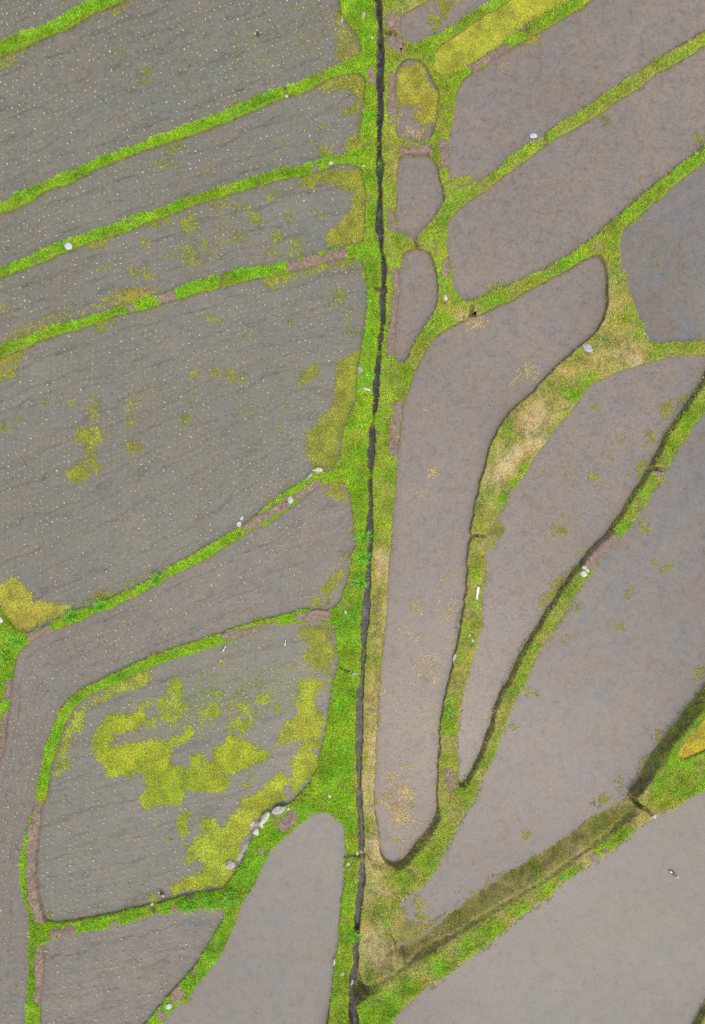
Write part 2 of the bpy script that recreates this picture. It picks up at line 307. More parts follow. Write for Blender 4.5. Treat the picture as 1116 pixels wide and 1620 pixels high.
ditch = [(590,-200),(592,-20),(596,0),(600,25),(603,60),(602,100),(602,150),(601,200),(599,235),(600,265),(601,303),(600,353),(602,393),(605,413),(607,437),(607,470),(605,503),(603,537),(601,545),(599,573),(595,607),(594,640),(590,673),(588,707),(586,740),(586,773),(586,807),(585,827),(585,877),(582,910),(579,943),(577,993),(575,1027),(574,1063),(572,1080),(569,1113),(569,1163),(568,1203),(569,1247),(569,1280),(572,1313),(572,1347),(573,1367),(570,1410),(566,1443),(564,1483),(563,1517),(560,1543),(556,1560),(559,1590),(563,1620),(565,1700),(568,1840)]
dp = np.array(ditch, float); hw = np.where(dp[:, 1] > 1450, 2.3, 3.3)
hw = hw + .9 * np.sin(dp[:, 1] * .07) * np.sin(dp[:, 1] * .031)
field('D', -.08, 'ditch', np.vstack([np.c_[dp[:, 0] - hw, dp[:, 1]], np.c_[dp[:, 0] + hw, dp[:, 1]][::-1]]), fb=.4, name='ditch_water')

# ------------------------------------------------------------------ the bunds: centre lines, half width, dryness, optional crest height and slope
BU = []
def bund(pts, label, hw=11, dry=.05, top=None, k=.14, name='paddy_bund', cat='bund', group='turfed bunds between the paddies', lush=1.0):
    BU.append(dict(px=np.array(pts, float), label=label, hw=hw, dry=dry, top=top, k=k, name=name, cat=cat, group=group, lush=lush))
bund([(-220,182),(0,82),(60,57),(110,35),(160,8),(200,-10),(420,-110)], 'short bright green grass bund crossing the top left corner of the photo')
bund([(-220,425),(0,332),(110,280),(260,222),(372,178),(452,147),(545,110),(568,104)], 'long bright green bund with a dark cut and pale chip, second from top left')
bund([(-220,530),(0,434),(110,385),(213,352),(333,310),(411,287),(470,272),(540,254),(568,250)], 'long bright green bund carrying the crumpled white bag')
bund([(-220,645),(0,557),(90,526),(200,490),(264,472),(350,444),(462,420),(540,402),(568,398)], 'bright green bund patched with a long strip of brown mud near the ditch')
bund([(38,1012),(75,998),(160,953),(250,914),(330,874),(380,848),(440,805),(500,765),(535,752)], 'narrow ragged bund with dark mud patches and a white stone below the largest planted paddy', dry=.1)
bund([(525,973),(480,974),(430,985),(372,1001),(300,1028),(200,1066),(140,1095),(105,1127),(85,1180),(72,1240),(56,1300),(48,1350),(48,1390),(56,1430),(62,1455)], 'curved green bund wrapping round the paddy full of lime green weed', dry=.08)
bund([(76,1470),(147,1460),(213,1447),(280,1430),(340,1420),(356,1418)], 'short bund with a dark wet upper face and tall grass at its right end', hw=10)
bund([(470,1284),(447,1300),(415,1330),(395,1370),(372,1415),(360,1450),(335,1505),(303,1540),(275,1580),(245,1615),(200,1690),(130,1840)], 'bund lined with grey boulders along its left edge', hw=13)
bund([(55,1478),(60,1520),(55,1580),(52,1620),(48,1840)], 'bund running off the bottom left corner beside a strip of brown mud')
bund([(-220,705),(-60,890),(5,985),(18,1020),(8,1080),(2,1150),(-5,1200),(-40,1290),(-220,1720)], 'weedy bund edge with long grass and mud cut off by the left border', hw=12, dry=.12)
bund([(560,-200),(570,-20),(575,60),(588,150),(586,250),(587,350),(588,400),(592,456)], 'bright green ditch bank along the top half of the left side of the ditch', hw=18, dry=.1, name='ditch_bank', cat='bank', group='banks along the ditch')
bund([(592,466),(588,540),(580,620),(570,690),(565,740),(572,800),(572,860),(566,920),(555,980),(555,1060)], 'green left ditch bank with grey slab stones and spiky long grass at mid height', hw=20, dry=.12, name='ditch_bank', cat='bank', group='banks along the ditch')
bund([(555,1070),(545,1120),(538,1180),(525,1240),(530,1280),(555,1300),(560,1342)], 'broad smooth bright green ditch bank with a single cream stone', hw=26, dry=.06, name='ditch_bank', cat='bank', group='banks along the ditch')
bund([(558,1354),(556,1420),(550,1480),(545,1540),(540,1620),(535,1840)], 'narrow green ditch bank at the bottom edge left of the ditch', hw=14, dry=.18, name='ditch_bank', cat='bank', group='banks along the ditch')
bund([(615,-200),(612,40),(614,100),(613,200),(614,300),(616,380)], 'olive ditch bank with round mud mounds beside the small ponds', hw=13, dry=.38, name='ditch_bank', cat='bank', group='banks along the ditch')
bund([(616,386),(616,470),(614,560),(612,640),(606,720),(604,800),(600,860)], 'olive ditch bank with two strips of brown mud right of the ditch', hw=14, dry=.34, name='ditch_bank', cat='bank', group='banks along the ditch')
bund([(599,866),(594,960),(590,1040),(586,1120),(582,1200),(582,1280),(588,1340)], 'straw coloured ditch bank along the long brown paddy', hw=12, dry=.72, name='ditch_bank', cat='bank', group='banks along the ditch')
bund([(590,1350),(600,1400),(595,1460),(590,1520),(580,1552)], 'wedge of dry straw coloured ground beside the lower end of the ditch', hw=28, dry=.7, name='ditch_bank', cat='bank', group='banks along the ditch')
bund([(625,20),(645,8),(690,-22),(800,-90),(1050,-220)], 'short olive bund at the top edge right of the ditch', dry=.42, hw=9)
bund([(650,86),(672,74),(705,55),(744,33),(790,5),(900,-62),(1140,-195)], 'olive bund above the yellow algae paddy', dry=.2)
bund([(712,128),(745,108),(800,80),(835,56),(870,32),(920,5),(990,-44),(1180,-160),(1230,-200)], 'bund below the yellow algae paddy, brown mud at its left end', dry=.15)
bund([(672,100),(690,122),(703,150),(702,190),(695,230),(705,275),(710,300)], 'curved bund on the right of the algae covered pond', dry=.3)
bund([(630,236),(655,237),(690,235)], 'short muddy crossing between the algae covered pond and the pond below', dry=.35, hw=10)
bund([(634,384),(657,387),(672,388)], 'low grass crossing with a tiny cut between the two plain small ponds', dry=.38, hw=10)
bund([(712,312),(700,345),(690,375),(698,405),(704,440),(712,470)], 'bund on the right of the lower small ponds, a brown mud lump midway', dry=.32, hw=12)
bund([(712,308),(744,305),(800,268),(860,228),(944,173),(1044,103),(1116,60),(1340,-72)], 'long straight olive bund with one dark cut and a pale blue bag', dry=.36)
bund([(732,492),(800,466),(860,435),(930,395),(975,365),(1040,308),(1116,242),(1340,85)], 'long straight green bund forking to the right above the dry triangle', dry=.25)
bund([(635,590),(655,560),(675,535),(700,505),(722,492)], 'bund below the lowest small pond, bare trodden earth at its top end', dry=.32, hw=13)
bund([(968,405),(978,445),(985,490),(988,525),(990,545)], 'triangle of yellowed grass below the fork of two bunds', dry=.55, hw=22)
bund([(1000,562),(950,580),(900,605),(870,645),(825,705),(790,765),(768,815),(758,850),(752,920),(742,990),(725,1050),(712,1120),(706,1190),(708,1245)], 'wide bund of dry straw patches narrowing down to a green strip with a white board', dry=.48, hw=20)
bund([(1015,560),(1060,553),(1116,551),(1180,550),(1340,558)], 'thin olive bund running off the right border', dry=.4, hw=8)
bund([(1150,582),(1116,620),(1090,655),(1048,735),(1000,810),(960,860),(925,905),(885,960),(845,1020),(810,1085),(785,1150),(755,1225),(720,1285),(690,1340),(650,1375),(620,1400)], 'long curving bund with a dark mossy left face and three white stones', dry=.4, hw=13, top=.54, k=.55)
bund([(580,1568),(650,1535),(720,1490),(800,1430),(880,1380),(950,1330),(1010,1290)], 'broad terrace bank of brown moss with a bright green strip below it', dry=.66, hw=30, top=.98, k=1.25, name='terrace_bank', cat='bank', group='terrace banks')
bund([(560,1640),(590,1590),(580,1720),(580,1840)], 'bright green corner of turf at the bottom end of the ditch', dry=.1, hw=30, top=.9, name='terrace_bank', cat='bank', group='terrace banks')
bund([(1020,1262),(1060,1235),(1116,1205),(1240,1140)], 'bright green terrace bank below the golden puddle', dry=.2, hw=22, top=1.0, k=.3, name='terrace_bank', cat='bank', group='terrace banks')
bund([(1015,1245),(1045,1195),(1075,1155),(1116,1100),(1200,1000),(1340,840)], 'steep bank with a dark earth face left of the golden puddle', dry=.26, hw=18, top=1.0, k=.72, name='terrace_bank', cat='bank', group='terrace banks')
bund([(1118,1612),(1110,1640),(1040,1840)], 'dark earth bank cut off by the bottom right corner', dry=.5, hw=20, top=1.1, k=.4, name='terrace_bank', cat='bank', group='terrace banks')

# dryness spots: (x, y, radius, value)
DRY = [(605,15,14,.35),(640,85,14,.5),(592,1120,22,.9),(588,1170,20,.85),(590,1250,18,.7),(590,1330,20,.9),(605,1345,16,.95),(592,1385,22,.85),(625,1395,16,.35),(640,1390,22,.3),(600,1440,18,.3),(615,1460,14,.35),(598,1500,22,.8),(590,1530,16,.85),(585,1550,14,.5),(640,1505,16,.85),(665,1495,14,.8),(625,1430,12,.3),
 (690,1330,20,.35),(660,1370,18,.3),(720,1280,20,.45),
 (1000,545,22,.7),(975,560,22,.85),(1003,573,14,1.0),(940,570,18,.8),(905,590,18,.55),(935,602,12,.12),(910,628,12,.1),(890,655,10,.15),(875,635,18,.6),(862,655,22,.9),(840,668,24,1.0),(850,690,18,.95),(800,690,18,.35),(815,712,24,.95),(800,740,22,1.0),(790,765,18,.9),(770,790,16,.6),(832,740,11,.15),(815,765,11,.15),(795,790,10,.15),(762,830,14,.4),(752,900,16,.35),(748,960,14,.45),(738,1000,14,.45),(728,1050,16,.4),(715,1110,14,.2),(710,1150,14,.15),(708,1200,14,.4),(706,1235,10,.6),
 (985,475,16,.62),(990,510,18,.68),(965,390,14,.25),(975,415,12,.15),(1010,530,9,.2),(947,391,8,.8),
 (1090,650,26,.15),(1060,700,20,.22),(1010,790,24,.18),(985,835,18,.15),(930,912,16,.2),(900,950,18,.45),(850,1020,30,.5),(805,1110,30,.55),(780,1170,24,.5),(752,1230,20,.3),
 (980,1320,16,.08),(950,1345,16,.08),(900,1385,18,.06),(870,1410,16,.06),(830,1440,20,.08),(785,1475,22,.1),(740,1500,24,.1),(700,1530,26,.1),(650,1565,28,.1),(610,1590,24,.12),(700,1475,14,.6),(760,1430,16,.55),(850,1378,18,.62),(930,1320,20,.6),
 (1020,1258,18,.5),(1060,1240,20,.2),(1090,1220,20,.1),(1040,1215,12,.3),(1075,1170,10,.3),
 (750,492,12,.7),(728,500,12,.75),(705,480,10,.45),(690,520,14,.25),(640,590,12,.2),(640,565,12,.35),(610,600,14,.45),
 (880,222,10,.3),(1000,135,24,.48),(1090,80,24,.45),(800,275,18,.4),(770,482,14,.35),(830,450,20,.35),(900,405,18,.25),(1000,340,20,.12),(1090,262,20,.1),
 (553,25,18,.22),(565,690,12,.3),(545,1500,14,.2),(548,1400,14,.15),(525,1600,10,.35)]
# bare mud on the bunds: (polyline, radius)
MUD = [([(462,421),(500,412),(541,402)],6.5),([(258,473),(268,470)],8),([(209,488)],4.5),([(497,266)],4),([(587,114),(588,126)],5),([(622,32),(623,40)],10),([(622,66),(628,70)],11),([(621,122),(620,160),(619,188)],5),([(638,241),(642,241)],6),([(654,238),(678,237)],6),([(702,225),(706,262)],6),
 ([(620,340),(620,362)],5.5),([(627,430),(624,480),(619,558)],5),([(704,415),(704,434)],5),([(629,640),(624,680),(620,716)],6),([(499,767),(469,787)],5.5),([(453,796),(390,836)],6),([(50,1007),(77,997)],5.5),([(355,1007),(385,1001),(405,996),(430,988)],5),([(474,975),(516,972)],6),
 ([(12,1080),(14,1100)],5),([(9,1130),(7,1170),(2,1200)],6),([(60,1272),(57,1300)],6),([(54,1312),(50,1350),(50,1385),(57,1423),(66,1452)],8),([(83,1478),(113,1473)],4.5),([(180,1460)],4),([(276,1437)],5),([(65,1503),(63,1540),(62,1582)],7.5),([(279,1570),(281,1577)],8),([(255,1606)],6),([(303,1538)],4.5),
 ([(447,1305),(465,1292)],8),([(413,1347)],3.5),([(711,1222),(713,1243)],6),([(747,107),(800,77)],6),([(967,853),(948,875),(932,893)],8),([(1042,748)],6),([(975,425),(980,423)],4),([(955,1347)],5),([(940,1357)],6),([(887,1400)],4),([(750,497)],4),([(712,1250)],4)]
# dark groove between mossy slope and green strip, worn track edges: soil tone without a mound
GROOVE = [([(569,1570),(655,1520),(742,1466),(800,1430),(877,1383),(931,1345),(1005,1288)],3.2),([(642,1535),(640,1515),(637,1498)],2.6),([(655,1383),(648,1377),(640,1372)],3)]
# narrow cuts that let water through
CUT = [([(350,428),(351,456)],3),([(411,273),(410,298)],3),([(449,138),(453,153)],2.6),([(582,457),(604,463)],2.6),([(655,378),(660,392)],3),([(603,60),(625,53)],2.8),([(859,214),(864,236)],3.4),([(832,46),(836,60)],3),([(1030,741),(1054,745)],2.8),([(742,848),(770,848)],3),([(243,1428),(247,1446)],4),([(995,1258),(1010,1274),(1025,1283),(1037,1294)],2.8),([(748,484),(744,500)],3),([(301,1530),(308,1545)],2.6),([(378,843),(381,856)],2.6),([(540,1349),(574,1348)],3),([(538,1057),(552,1062)],1.8)]

# ------------------------------------------------------------------ height field
G = .1
X0, X1, Y0, Y1 = -22.8, 22.8, -30.6, 30.6
xs = np.arange(X0, X1 + 1e-6, G); ys = np.arange(Y0, Y1 + 1e-6, G)
X, Y = np.meshgrid(xs, ys)
keys = list(F)
D = np.full(X.shape, 9.0); W = np.zeros(X.shape); OWN = np.full(X.shape, -1)
tn = np.zeros(X.shape); td = np.zeros(X.shape)
SD = {}
for i, k in enumerate(keys):
    f = F[k]
    P = chaikin(px2w(f['px'], f['w']), True); f['P'] = P
    m = 3.0
    i0, i1 = np.searchsorted(xs, [P[:, 0].min() - m, P[:, 0].max() + m]); j0, j1 = np.searchsorted(ys, [P[:, 1].min() - m, P[:, 1].max() + m])
    sl_ = (slice(j0, j1), slice(i0, i1))
    sd = poly_sd(X[sl_], Y[sl_], P)
    sd = sd + (.24 if k == 'D' else .15) * (fbm(X[sl_], Y[sl_], .9, i) - .5) + .07 * (vnoise(X[sl_], Y[sl_], .25, i + 50) - .5)
    SD[k] = (sl_, sd)
    nearer = sd < D[sl_]
    D[sl_] = np.where(nearer, sd, D[sl_]); W[sl_] = np.where(nearer, f['w'], W[sl_]); OWN[sl_] = np.where(nearer, i, OWN[sl_])
    if k != 'D':
        wt = 1 / (np.maximum(sd, 0) + .15) ** 2.2
        tn[sl_] += wt * (f['w'] + f['fb']); td[sl_] += wt
T = np.where(td > 0, tn / np.maximum(td, 1e-9), .4)

def blur(A, r):
    for ax in (0, 1):
        B = np.zeros_like(A)
        for o in range(-r, r + 1): B += np.roll(A, o, ax)
        A = B / (2 * r + 1)
    return A
# nearest bund for every cell
BID = np.zeros(X.shape, int); best = np.full(X.shape, 1e9)
for i, b_ in enumerate(BU):
    b_['P'] = px2w(b_['px'], b_['top'] or .3)
    d = line_dist(X, Y, b_['P']) / (b_['hw'] * PX) + .10 * (vnoise(X, Y, .4, 77) - .5)
    q = d < best; best = np.where(q, d, best); BID = np.where(q, i, BID)
tops = np.array([np.nan if b_['top'] is None else b_['top'] for b_ in BU])[BID]
T = np.where(np.isnan(tops), T, np.maximum(T, tops)); T = np.where(np.isnan(tops), T, tops)
T = blur(blur(T, 2), 2)
KS = blur(np.array([b_['k'] for b_ in BU])[BID], 2)

# fine grid for the banks
g = .05
fx = np.arange(X0, X1 - G, g); fy = np.arange(Y0, Y1 - G, g)
FX, FY = np.meshgrid(fx, fy)
def up(A):
    u = (FX - X0) / G; v = (FY - Y0) / G
    i = u.astype(int); j = v.astype(int); a = u - i; c = v - j
    return (A[j, i] * (1 - a) + A[j, i + 1] * a) * (1 - c) + (A[j + 1, i] * (1 - a) + A[j + 1, i + 1] * a) * c
def upn(A):
    return A[np.clip(np.rint((FY - Y0) / G).astype(int), 0, len(ys) - 1), np.clip(np.rint((FX - X0) / G).astype(int), 0, len(xs) - 1)]
fD = up(D) + .03 * (vnoise(FX, FY, .24, 9) - .5); fT = up(T); fK = up(KS); fW = upn(W); fB = upn(BID)
slope_w = .02 + fK * np.maximum(fT - fW, .1)
Z = fW - .12 + (fT - fW + .12) * sstep(fD, -.04, slope_w)
Z += np.where(fD > 0, (fbm(FX, FY, .6, 21) - .5) * .07 + (vnoise(FX, FY, .14, 22) - .5) * .03, 0)
soil = np.zeros(FX.shape); mudid = np.full(FX.shape, -1); lift = np.zeros(FX.shape)
def hz(x, y):
    j = np.clip(np.rint((np.asarray(y) - fy[0]) / g).astype(int), 0, len(fy) - 1); i = np.clip(np.rint((np.asarray(x) - fx[0]) / g).astype(int), 0, len(fx) - 1)
    return Z[j, i]
def px2top(p, zmin=-.3):
    p = np.asarray(p, float); z = np.full(p.shape[:-1], .3)
    for _ in range(4):
        q = px2w(p, 0) * ((H - z) / H)[..., None]; z = np.maximum(hz(q[..., 0], q[..., 1]), zmin)
    return np.concatenate([q, z[..., None]], -1)
def window(P, m):
    i0, i1 = np.searchsorted(fx, [P[:, 0].min() - m, P[:, 0].max() + m]); j0, j1 = np.searchsorted(fy, [P[:, 1].min() - m, P[:, 1].max() + m])
    return (slice(j0, j1), slice(i0, i1))
for i, (pts, r) in enumerate(MUD):
    P = px2top(np.array(pts, float))[:, :2]; s_ = window(P, r * PX + .4)
    d = line_dist(FX[s_], FY[s_], P) - r * PX * 1.12 - .02 + .30 * (fbm(FX[s_], FY[s_], .35, i) - .5) + .12 * (vnoise(FX[s_], FY[s_], .12, i + 4) - .5)
    q = (d < 0) & (fD[s_] > -.06)
    mudid[s_] = np.where(q, i, mudid[s_]); soil[s_] = np.maximum(soil[s_], np.where(fD[s_] > 0, sstep(-d, -.05, .03), 0))
    lift[s_] += np.where(fD[s_] > 0, sstep(-d, -.03, .08) * (.05 + .10 * (fbm(FX[s_], FY[s_], .22, i + 9, 2) - .5)), 0)
for pts, r in GROOVE:
    P = px2top(np.array(pts, float))[:, :2]; s_ = window(P, .4)
    d = line_dist(FX[s_], FY[s_], P) - r * PX + .12 * (fbm(FX[s_], FY[s_], .4, 3) - .5)
    a = sstep(-d, -.05, .05); soil[s_] = np.maximum(soil[s_], a); lift[s_] -= .05 * a
Z += lift
for pts, r in CUT:
    P = px2top(np.array(pts, float))[:, :2]; s_ = window(P, .5)
    d = line_dist(FX[s_], FY[s_], P) - r * PX + .06 * (vnoise(FX[s_], FY[s_], .15, 3) - .5)
    a = sstep(-d, -.05, .045)
    Z[s_] = Z[s_] * (1 - a) + np.minimum(Z[s_], fW[s_] + .02) * a
    soil[s_] = np.maximum(soil[s_], a); mudid[s_] = np.where(a > .3, -1, mudid[s_])
dryv = np.array([b_['dry'] for b_ in BU])[fB].astype(float)
cz = up(blur(np.array([b_['dry'] for b_ in BU], float)[BID], 3)); dryv = cz
for (px_, py_, r_, v_) in DRY:
    c_ = px2top(np.array([[px_, py_]], float))[0]; r_ = r_ * PX
    s_ = window(c_[None, :2], r_ * 2.2)
    a = np.exp(-(((FX[s_] - c_[0]) ** 2 + (FY[s_] - c_[1]) ** 2) / (r_ * r_)) * 1.1)
    dryv[s_] = dryv[s_] * (1 - a) + v_ * a
dryv = np.clip(dryv + .75 * (fbm(FX, FY, .8, 31, 4) - .5) * (.25 + dryv) + .16 * (vnoise(FX, FY, .2, 33) - .5), 0, 1)

fleck = np.clip((fbm(FX, FY, .45, 91, 3) - .66) * 9, 0, .8) * (fD > .05)
soil = np.maximum(soil, fleck)

# ------------------------------------------------------------------ ground and water
gs = 160
link('ground', make_mesh('ground', np.array([(-gs, -gs, -.6), (gs, -gs, -.6), (gs, gs, -.6), (-gs, gs, -.6)]), np.array([[0, 1, 2, 3]])), M['ground'], kind='structure')
GUIDE = {'L0': (np.array(gA_lo) + (0, -150), np.array(gA_lo) + (0, -22)), 'L1': (gA_lo[::-1], gB_hi), 'L2': (gB_lo, gC_hi), 'L3': (gC_lo, gD_hi), 'L4': (gD_lo, gE_hi + [(-220, 1110)]),
         'L5': ([(560, 755)] + gE_lo, gF_hi), 'L6': ([(540, 975)] + gF_lo[:10] + [(40, 1140)], [(540, 1370), (350, 1408), (187, 1440), (40, 1468)]),
         'L7': ([(380, 1430)] + gG_lo[::-1] + [(30, 1500)], [(380, 1800), (200, 1850), (30, 1880)]), 'L9': ([(-220, 900), (0, 900)], [(-220, 1640), (0, 1640)])}
def water_sheet(k):
    f = F[k]; sl_, sd = SD[k]
    ok = sd < .16
    jj, ii = np.nonzero(ok[:-1, :-1] & ok[1:, :-1] & ok[:-1, 1:] & ok[1:, 1:])
    n = sd.shape[1]
    Q = np.stack([jj * n + ii, jj * n + ii + 1, (jj + 1) * n + ii + 1, (jj + 1) * n + ii], 1)
    u, inv = np.unique(Q, return_inverse=True)
    x = X[sl_].ravel()[u]; y = Y[sl_].ravel()[u]
    V = np.c_[x, y, np.full(len(u), f['w'])]
    uv = np.c_[x, y]
    if k in GUIDE:
        A, B = (px2w(np.array(q, float), f['w']) for q in GUIDE[k])
        d1 = line_dist(x, y, A); d2 = line_dist(x, y, B)
        a = A[-1] - A[0]; a = a / np.hypot(*a)
        uv = np.c_[x * a[0] + y * a[1], d1 / (d1 + d2 + 1e-6) * np.median(d1 + d2)]
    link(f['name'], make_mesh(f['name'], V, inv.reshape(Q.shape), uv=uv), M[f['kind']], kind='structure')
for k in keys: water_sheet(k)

# ------------------------------------------------------------------ bunds, their mud patches and their grass
def palette(d, n):
    """real leaf colours from lush (0) over olive (.5) to straw (1)"""
    st = np.array([0, .3, .55, .8, 1.0])
    cs = np.array([(.250, .490, .012), (.325, .465, .030), (.390, .390, .085), (.50, .430, .150), (.66, .540, .260)])
    c = np.stack([np.interp(d, st, cs[:, i]) for i in range(3)], 1)
    v = rng.uniform(.45, 1.6, n)[:, None]
    c = c * v
    c[:, 0] *= rng.uniform(.75, 1.3, n); c[:, 2] *= rng.uniform(.6, 1.8, n)
    return np.clip(c, 0, .9)

def blades(x, y, z, h, wd, d, lean=.75, nrm=None):
    n = len(x)
    az = rng.uniform(0, 2 * np.pi, n); ln = h * rng.uniform(.4, 1.15, n) * lean
    dx, dy = np.cos(az) * ln, np.sin(az) * ln
    px_, py_ = -np.sin(az) * wd / 2, np.cos(az) * wd / 2
    up_ = h * rng.uniform(.2, .75, n)
    V = np.empty((n, 5, 3))
    V[:, 0] = np.c_[x - px_, y - py_, z - .015]; V[:, 1] = np.c_[x + px_, y + py_, z - .015]
    V[:, 2] = np.c_[x + dx * .45 + px_ * .8, y + dy * .45 + py_ * .8, z + up_ * .7]; V[:, 3] = np.c_[x + dx * .45 - px_ * .8, y + dy * .45 - py_ * .8, z + up_ * .7]
    V[:, 4] = np.c_[x + dx, y + dy, z + up_]
    b0 = np.arange(n) * 5
    return V.reshape(-1, 3), [np.stack([b0, b0 + 1, b0 + 2, b0 + 3], 1), np.stack([b0 + 3, b0 + 2, b0 + 4], 1)], np.repeat(palette(d, n), 5, 0)

nx = len(fx)
gy, gx = np.gradient(Z, g); NZ = 1 / np.sqrt(1 + gx * gx + gy * gy)
cD = (fD[:-1, :-1] + fD[1:, 1:]) / 2
quad_on = (fD[:-1, :-1] > -.09) | (fD[1:, 1:] > -.09) | (fD[:-1, 1:] > -.09) | (fD[1:, :-1] > -.09)
qB = fB[:-1, :-1]; qM = mudid[:-1, :-1]
VIS = (np.abs(FX) < CX * PX + .9) & (np.abs(FY) < CY * PX + .9)
def grid_mesh(name, mask, org):
    jj, ii = np.nonzero(mask)
    Q = np.stack([jj * nx + ii, jj * nx + ii + 1, (jj + 1) * nx + ii + 1, (jj + 1) * nx + ii], 1)
    u, inv = np.unique(Q, return_inverse=True)
    V = np.c_[FX.ravel()[u], FY.ravel()[u], Z.ravel()[u]] - org
    return make_mesh(name, V, inv.reshape(Q.shape), attrs={'dry': dryv.ravel()[u], 'soil': soil.ravel()[u]}, smooth=True)
DENS = 1500
for i, b_ in enumerate(BU):
    m_ = quad_on & (qB == i)
    vis = m_ & VIS[:-1, :-1]
    if vis.sum() < 20: continue
    c_ = np.nonzero(vis); org = np.array([FX[c_].mean(), FY[c_].mean(), F['L6']['w']])
    body = grid_mesh(b_['name'], m_ & (qM < 0), org)
    o = link(b_['name'], body, M['bank'], loc=org, label=b_['label'], category=b_['cat'], group=b_['group'])
    for k_ in np.unique(qM[m_]):
        if k_ < 0: continue
        mm = m_ & (qM == k_)
        if mm.sum() < 12: continue
        link('mud_patch', grid_mesh('mud_patch', mm, org), M['mud'], parent=o)
    # grass
    area = m_ & (NZ[:-1, :-1] > .28) & (cD > .015)
    jj, ii = np.nonzero(area)
    dens = np.where(VIS[jj, ii], DENS, DENS * .3) * g * g
    cnt = rng.poisson(dens)
    jj = np.repeat(jj, cnt); ii = np.repeat(ii, cnt); n = len(jj)
    x = fx[ii] + rng.random(n) * g; y = fy[jj] + rng.random(n) * g
    a = (x - fx[ii]) / g; c = (y - fy[jj]) / g
    z = (Z[jj, ii] * (1 - a) + Z[jj, ii + 1] * a) * (1 - c) + (Z[jj + 1, ii] * (1 - a) + Z[jj + 1, ii + 1] * a) * c
    steep = np.clip((.80 - NZ[jj, ii]) / .3, 0, 1)
    clump = fbm(x, y, .35, 61)
    keep = (rng.random(n) > np.minimum(1, soil[jj, ii] * 1.25) * .98) & (rng.random(n) > steep * .38) & (z > fW[jj, ii] + .03) & (rng.random(n) < .15 + 1.5 * clump)
    x, y, z, jj, ii = x[keep], y[keep], z[keep], jj[keep], ii[keep]; n = len(x)
    if n == 0: continue
    d = np.clip(dryv[jj, ii] + rng.normal(0, .10, n) + .25 * (vnoise(x, y, .25, 63) - .5) + .38 * np.maximum(0, fbm(x, y, .6, 68) - .5) + steep[keep] * .15, 0, 1)
    h = (.05 + .085 * (1 - d)) * rng.uniform(.5, 1.3, n) * (.45 + 1.1 * vnoise(x, y, .3, 64))
    V, Fc, col = blades(x, y, z, h, rng.uniform(.016, .034, n), d, lean=1.0)
    tone = (.56 + .92 * fbm(x, y, .7, 65, 4))[:, None] * np.array([1, 1, 1]) * np.c_[.80 + .4 * vnoise(x, y, .6, 66), np.ones(n), np.ones(n)]
    col = np.clip(col * np.repeat(tone, 5, 0), 0, .9)
    link('grass', make_mesh('grass', V - org, Fc, col=col), M['grass'], parent=o, kind='stuff')

# ------------------------------------------------------------------ rice seedlings
def inside(k, x, y):
    sl_, sd = SD[k]
    j = np.rint((np.asarray(y) - ys[sl_[0].start]) / G).astype(int); i = np.rint((np.asarray(x) - xs[sl_[1].start]) / G).astype(int)
    ok = (j >= 0) & (j < sd.shape[0]) & (i >= 0) & (i < sd.shape[1])
    r = np.full(np.shape(x), 9.0); r[ok] = sd[j[ok], i[ok]]; return r
def resample(P, n):
    P = np.asarray(P, float); s = np.r_[0, np.cumsum(np.hypot(*np.diff(P, axis=0).T))]
    q = np.linspace(0, s[-1], n); return np.c_[np.interp(q, s, P[:, 0]), np.interp(q, s, P[:, 1])]
sp = []
for k in GUIDE:
    f = F[k]; A, B = (resample(px2w(np.array(q, float), f['w']), 200) for q in GUIDE[k])
    wid = np.median(np.hypot(*(A - B).T)); nr = max(2, int(wid / .285))
    if k == 'L4': nr = int(np.hypot(*(A - B).T).max() / .285)
    for r_ in range(-2, nr + 3):
        tt = (r_ + .5) / nr
        Pw = A * (1 - tt) + B * tt
        L = np.hypot(*np.diff(Pw, axis=0).T).sum(); n = int(L / .275)
        if n < 2: continue
        q = resample(Pw, n); q = q + rng.normal(0, .035, q.shape)
        sp.append(np.c_[q, np.full(n, f['w']), np.full(n, keys.index(k))])
sp = np.vstack(sp); sp = sp[rng.random(len(sp)) > .12]
ok = np.zeros(len(sp), bool)
for k in GUIDE:
    q = sp[:, 3] == keys.index(k); ok[q] = inside(k, sp[q, 0], sp[q, 1]) < -.14
ok &= (np.abs(sp[:, 0]) < CX * PX + 2) & (np.abs(sp[:, 1]) < CY * PX + 2)
sp = sp[ok]
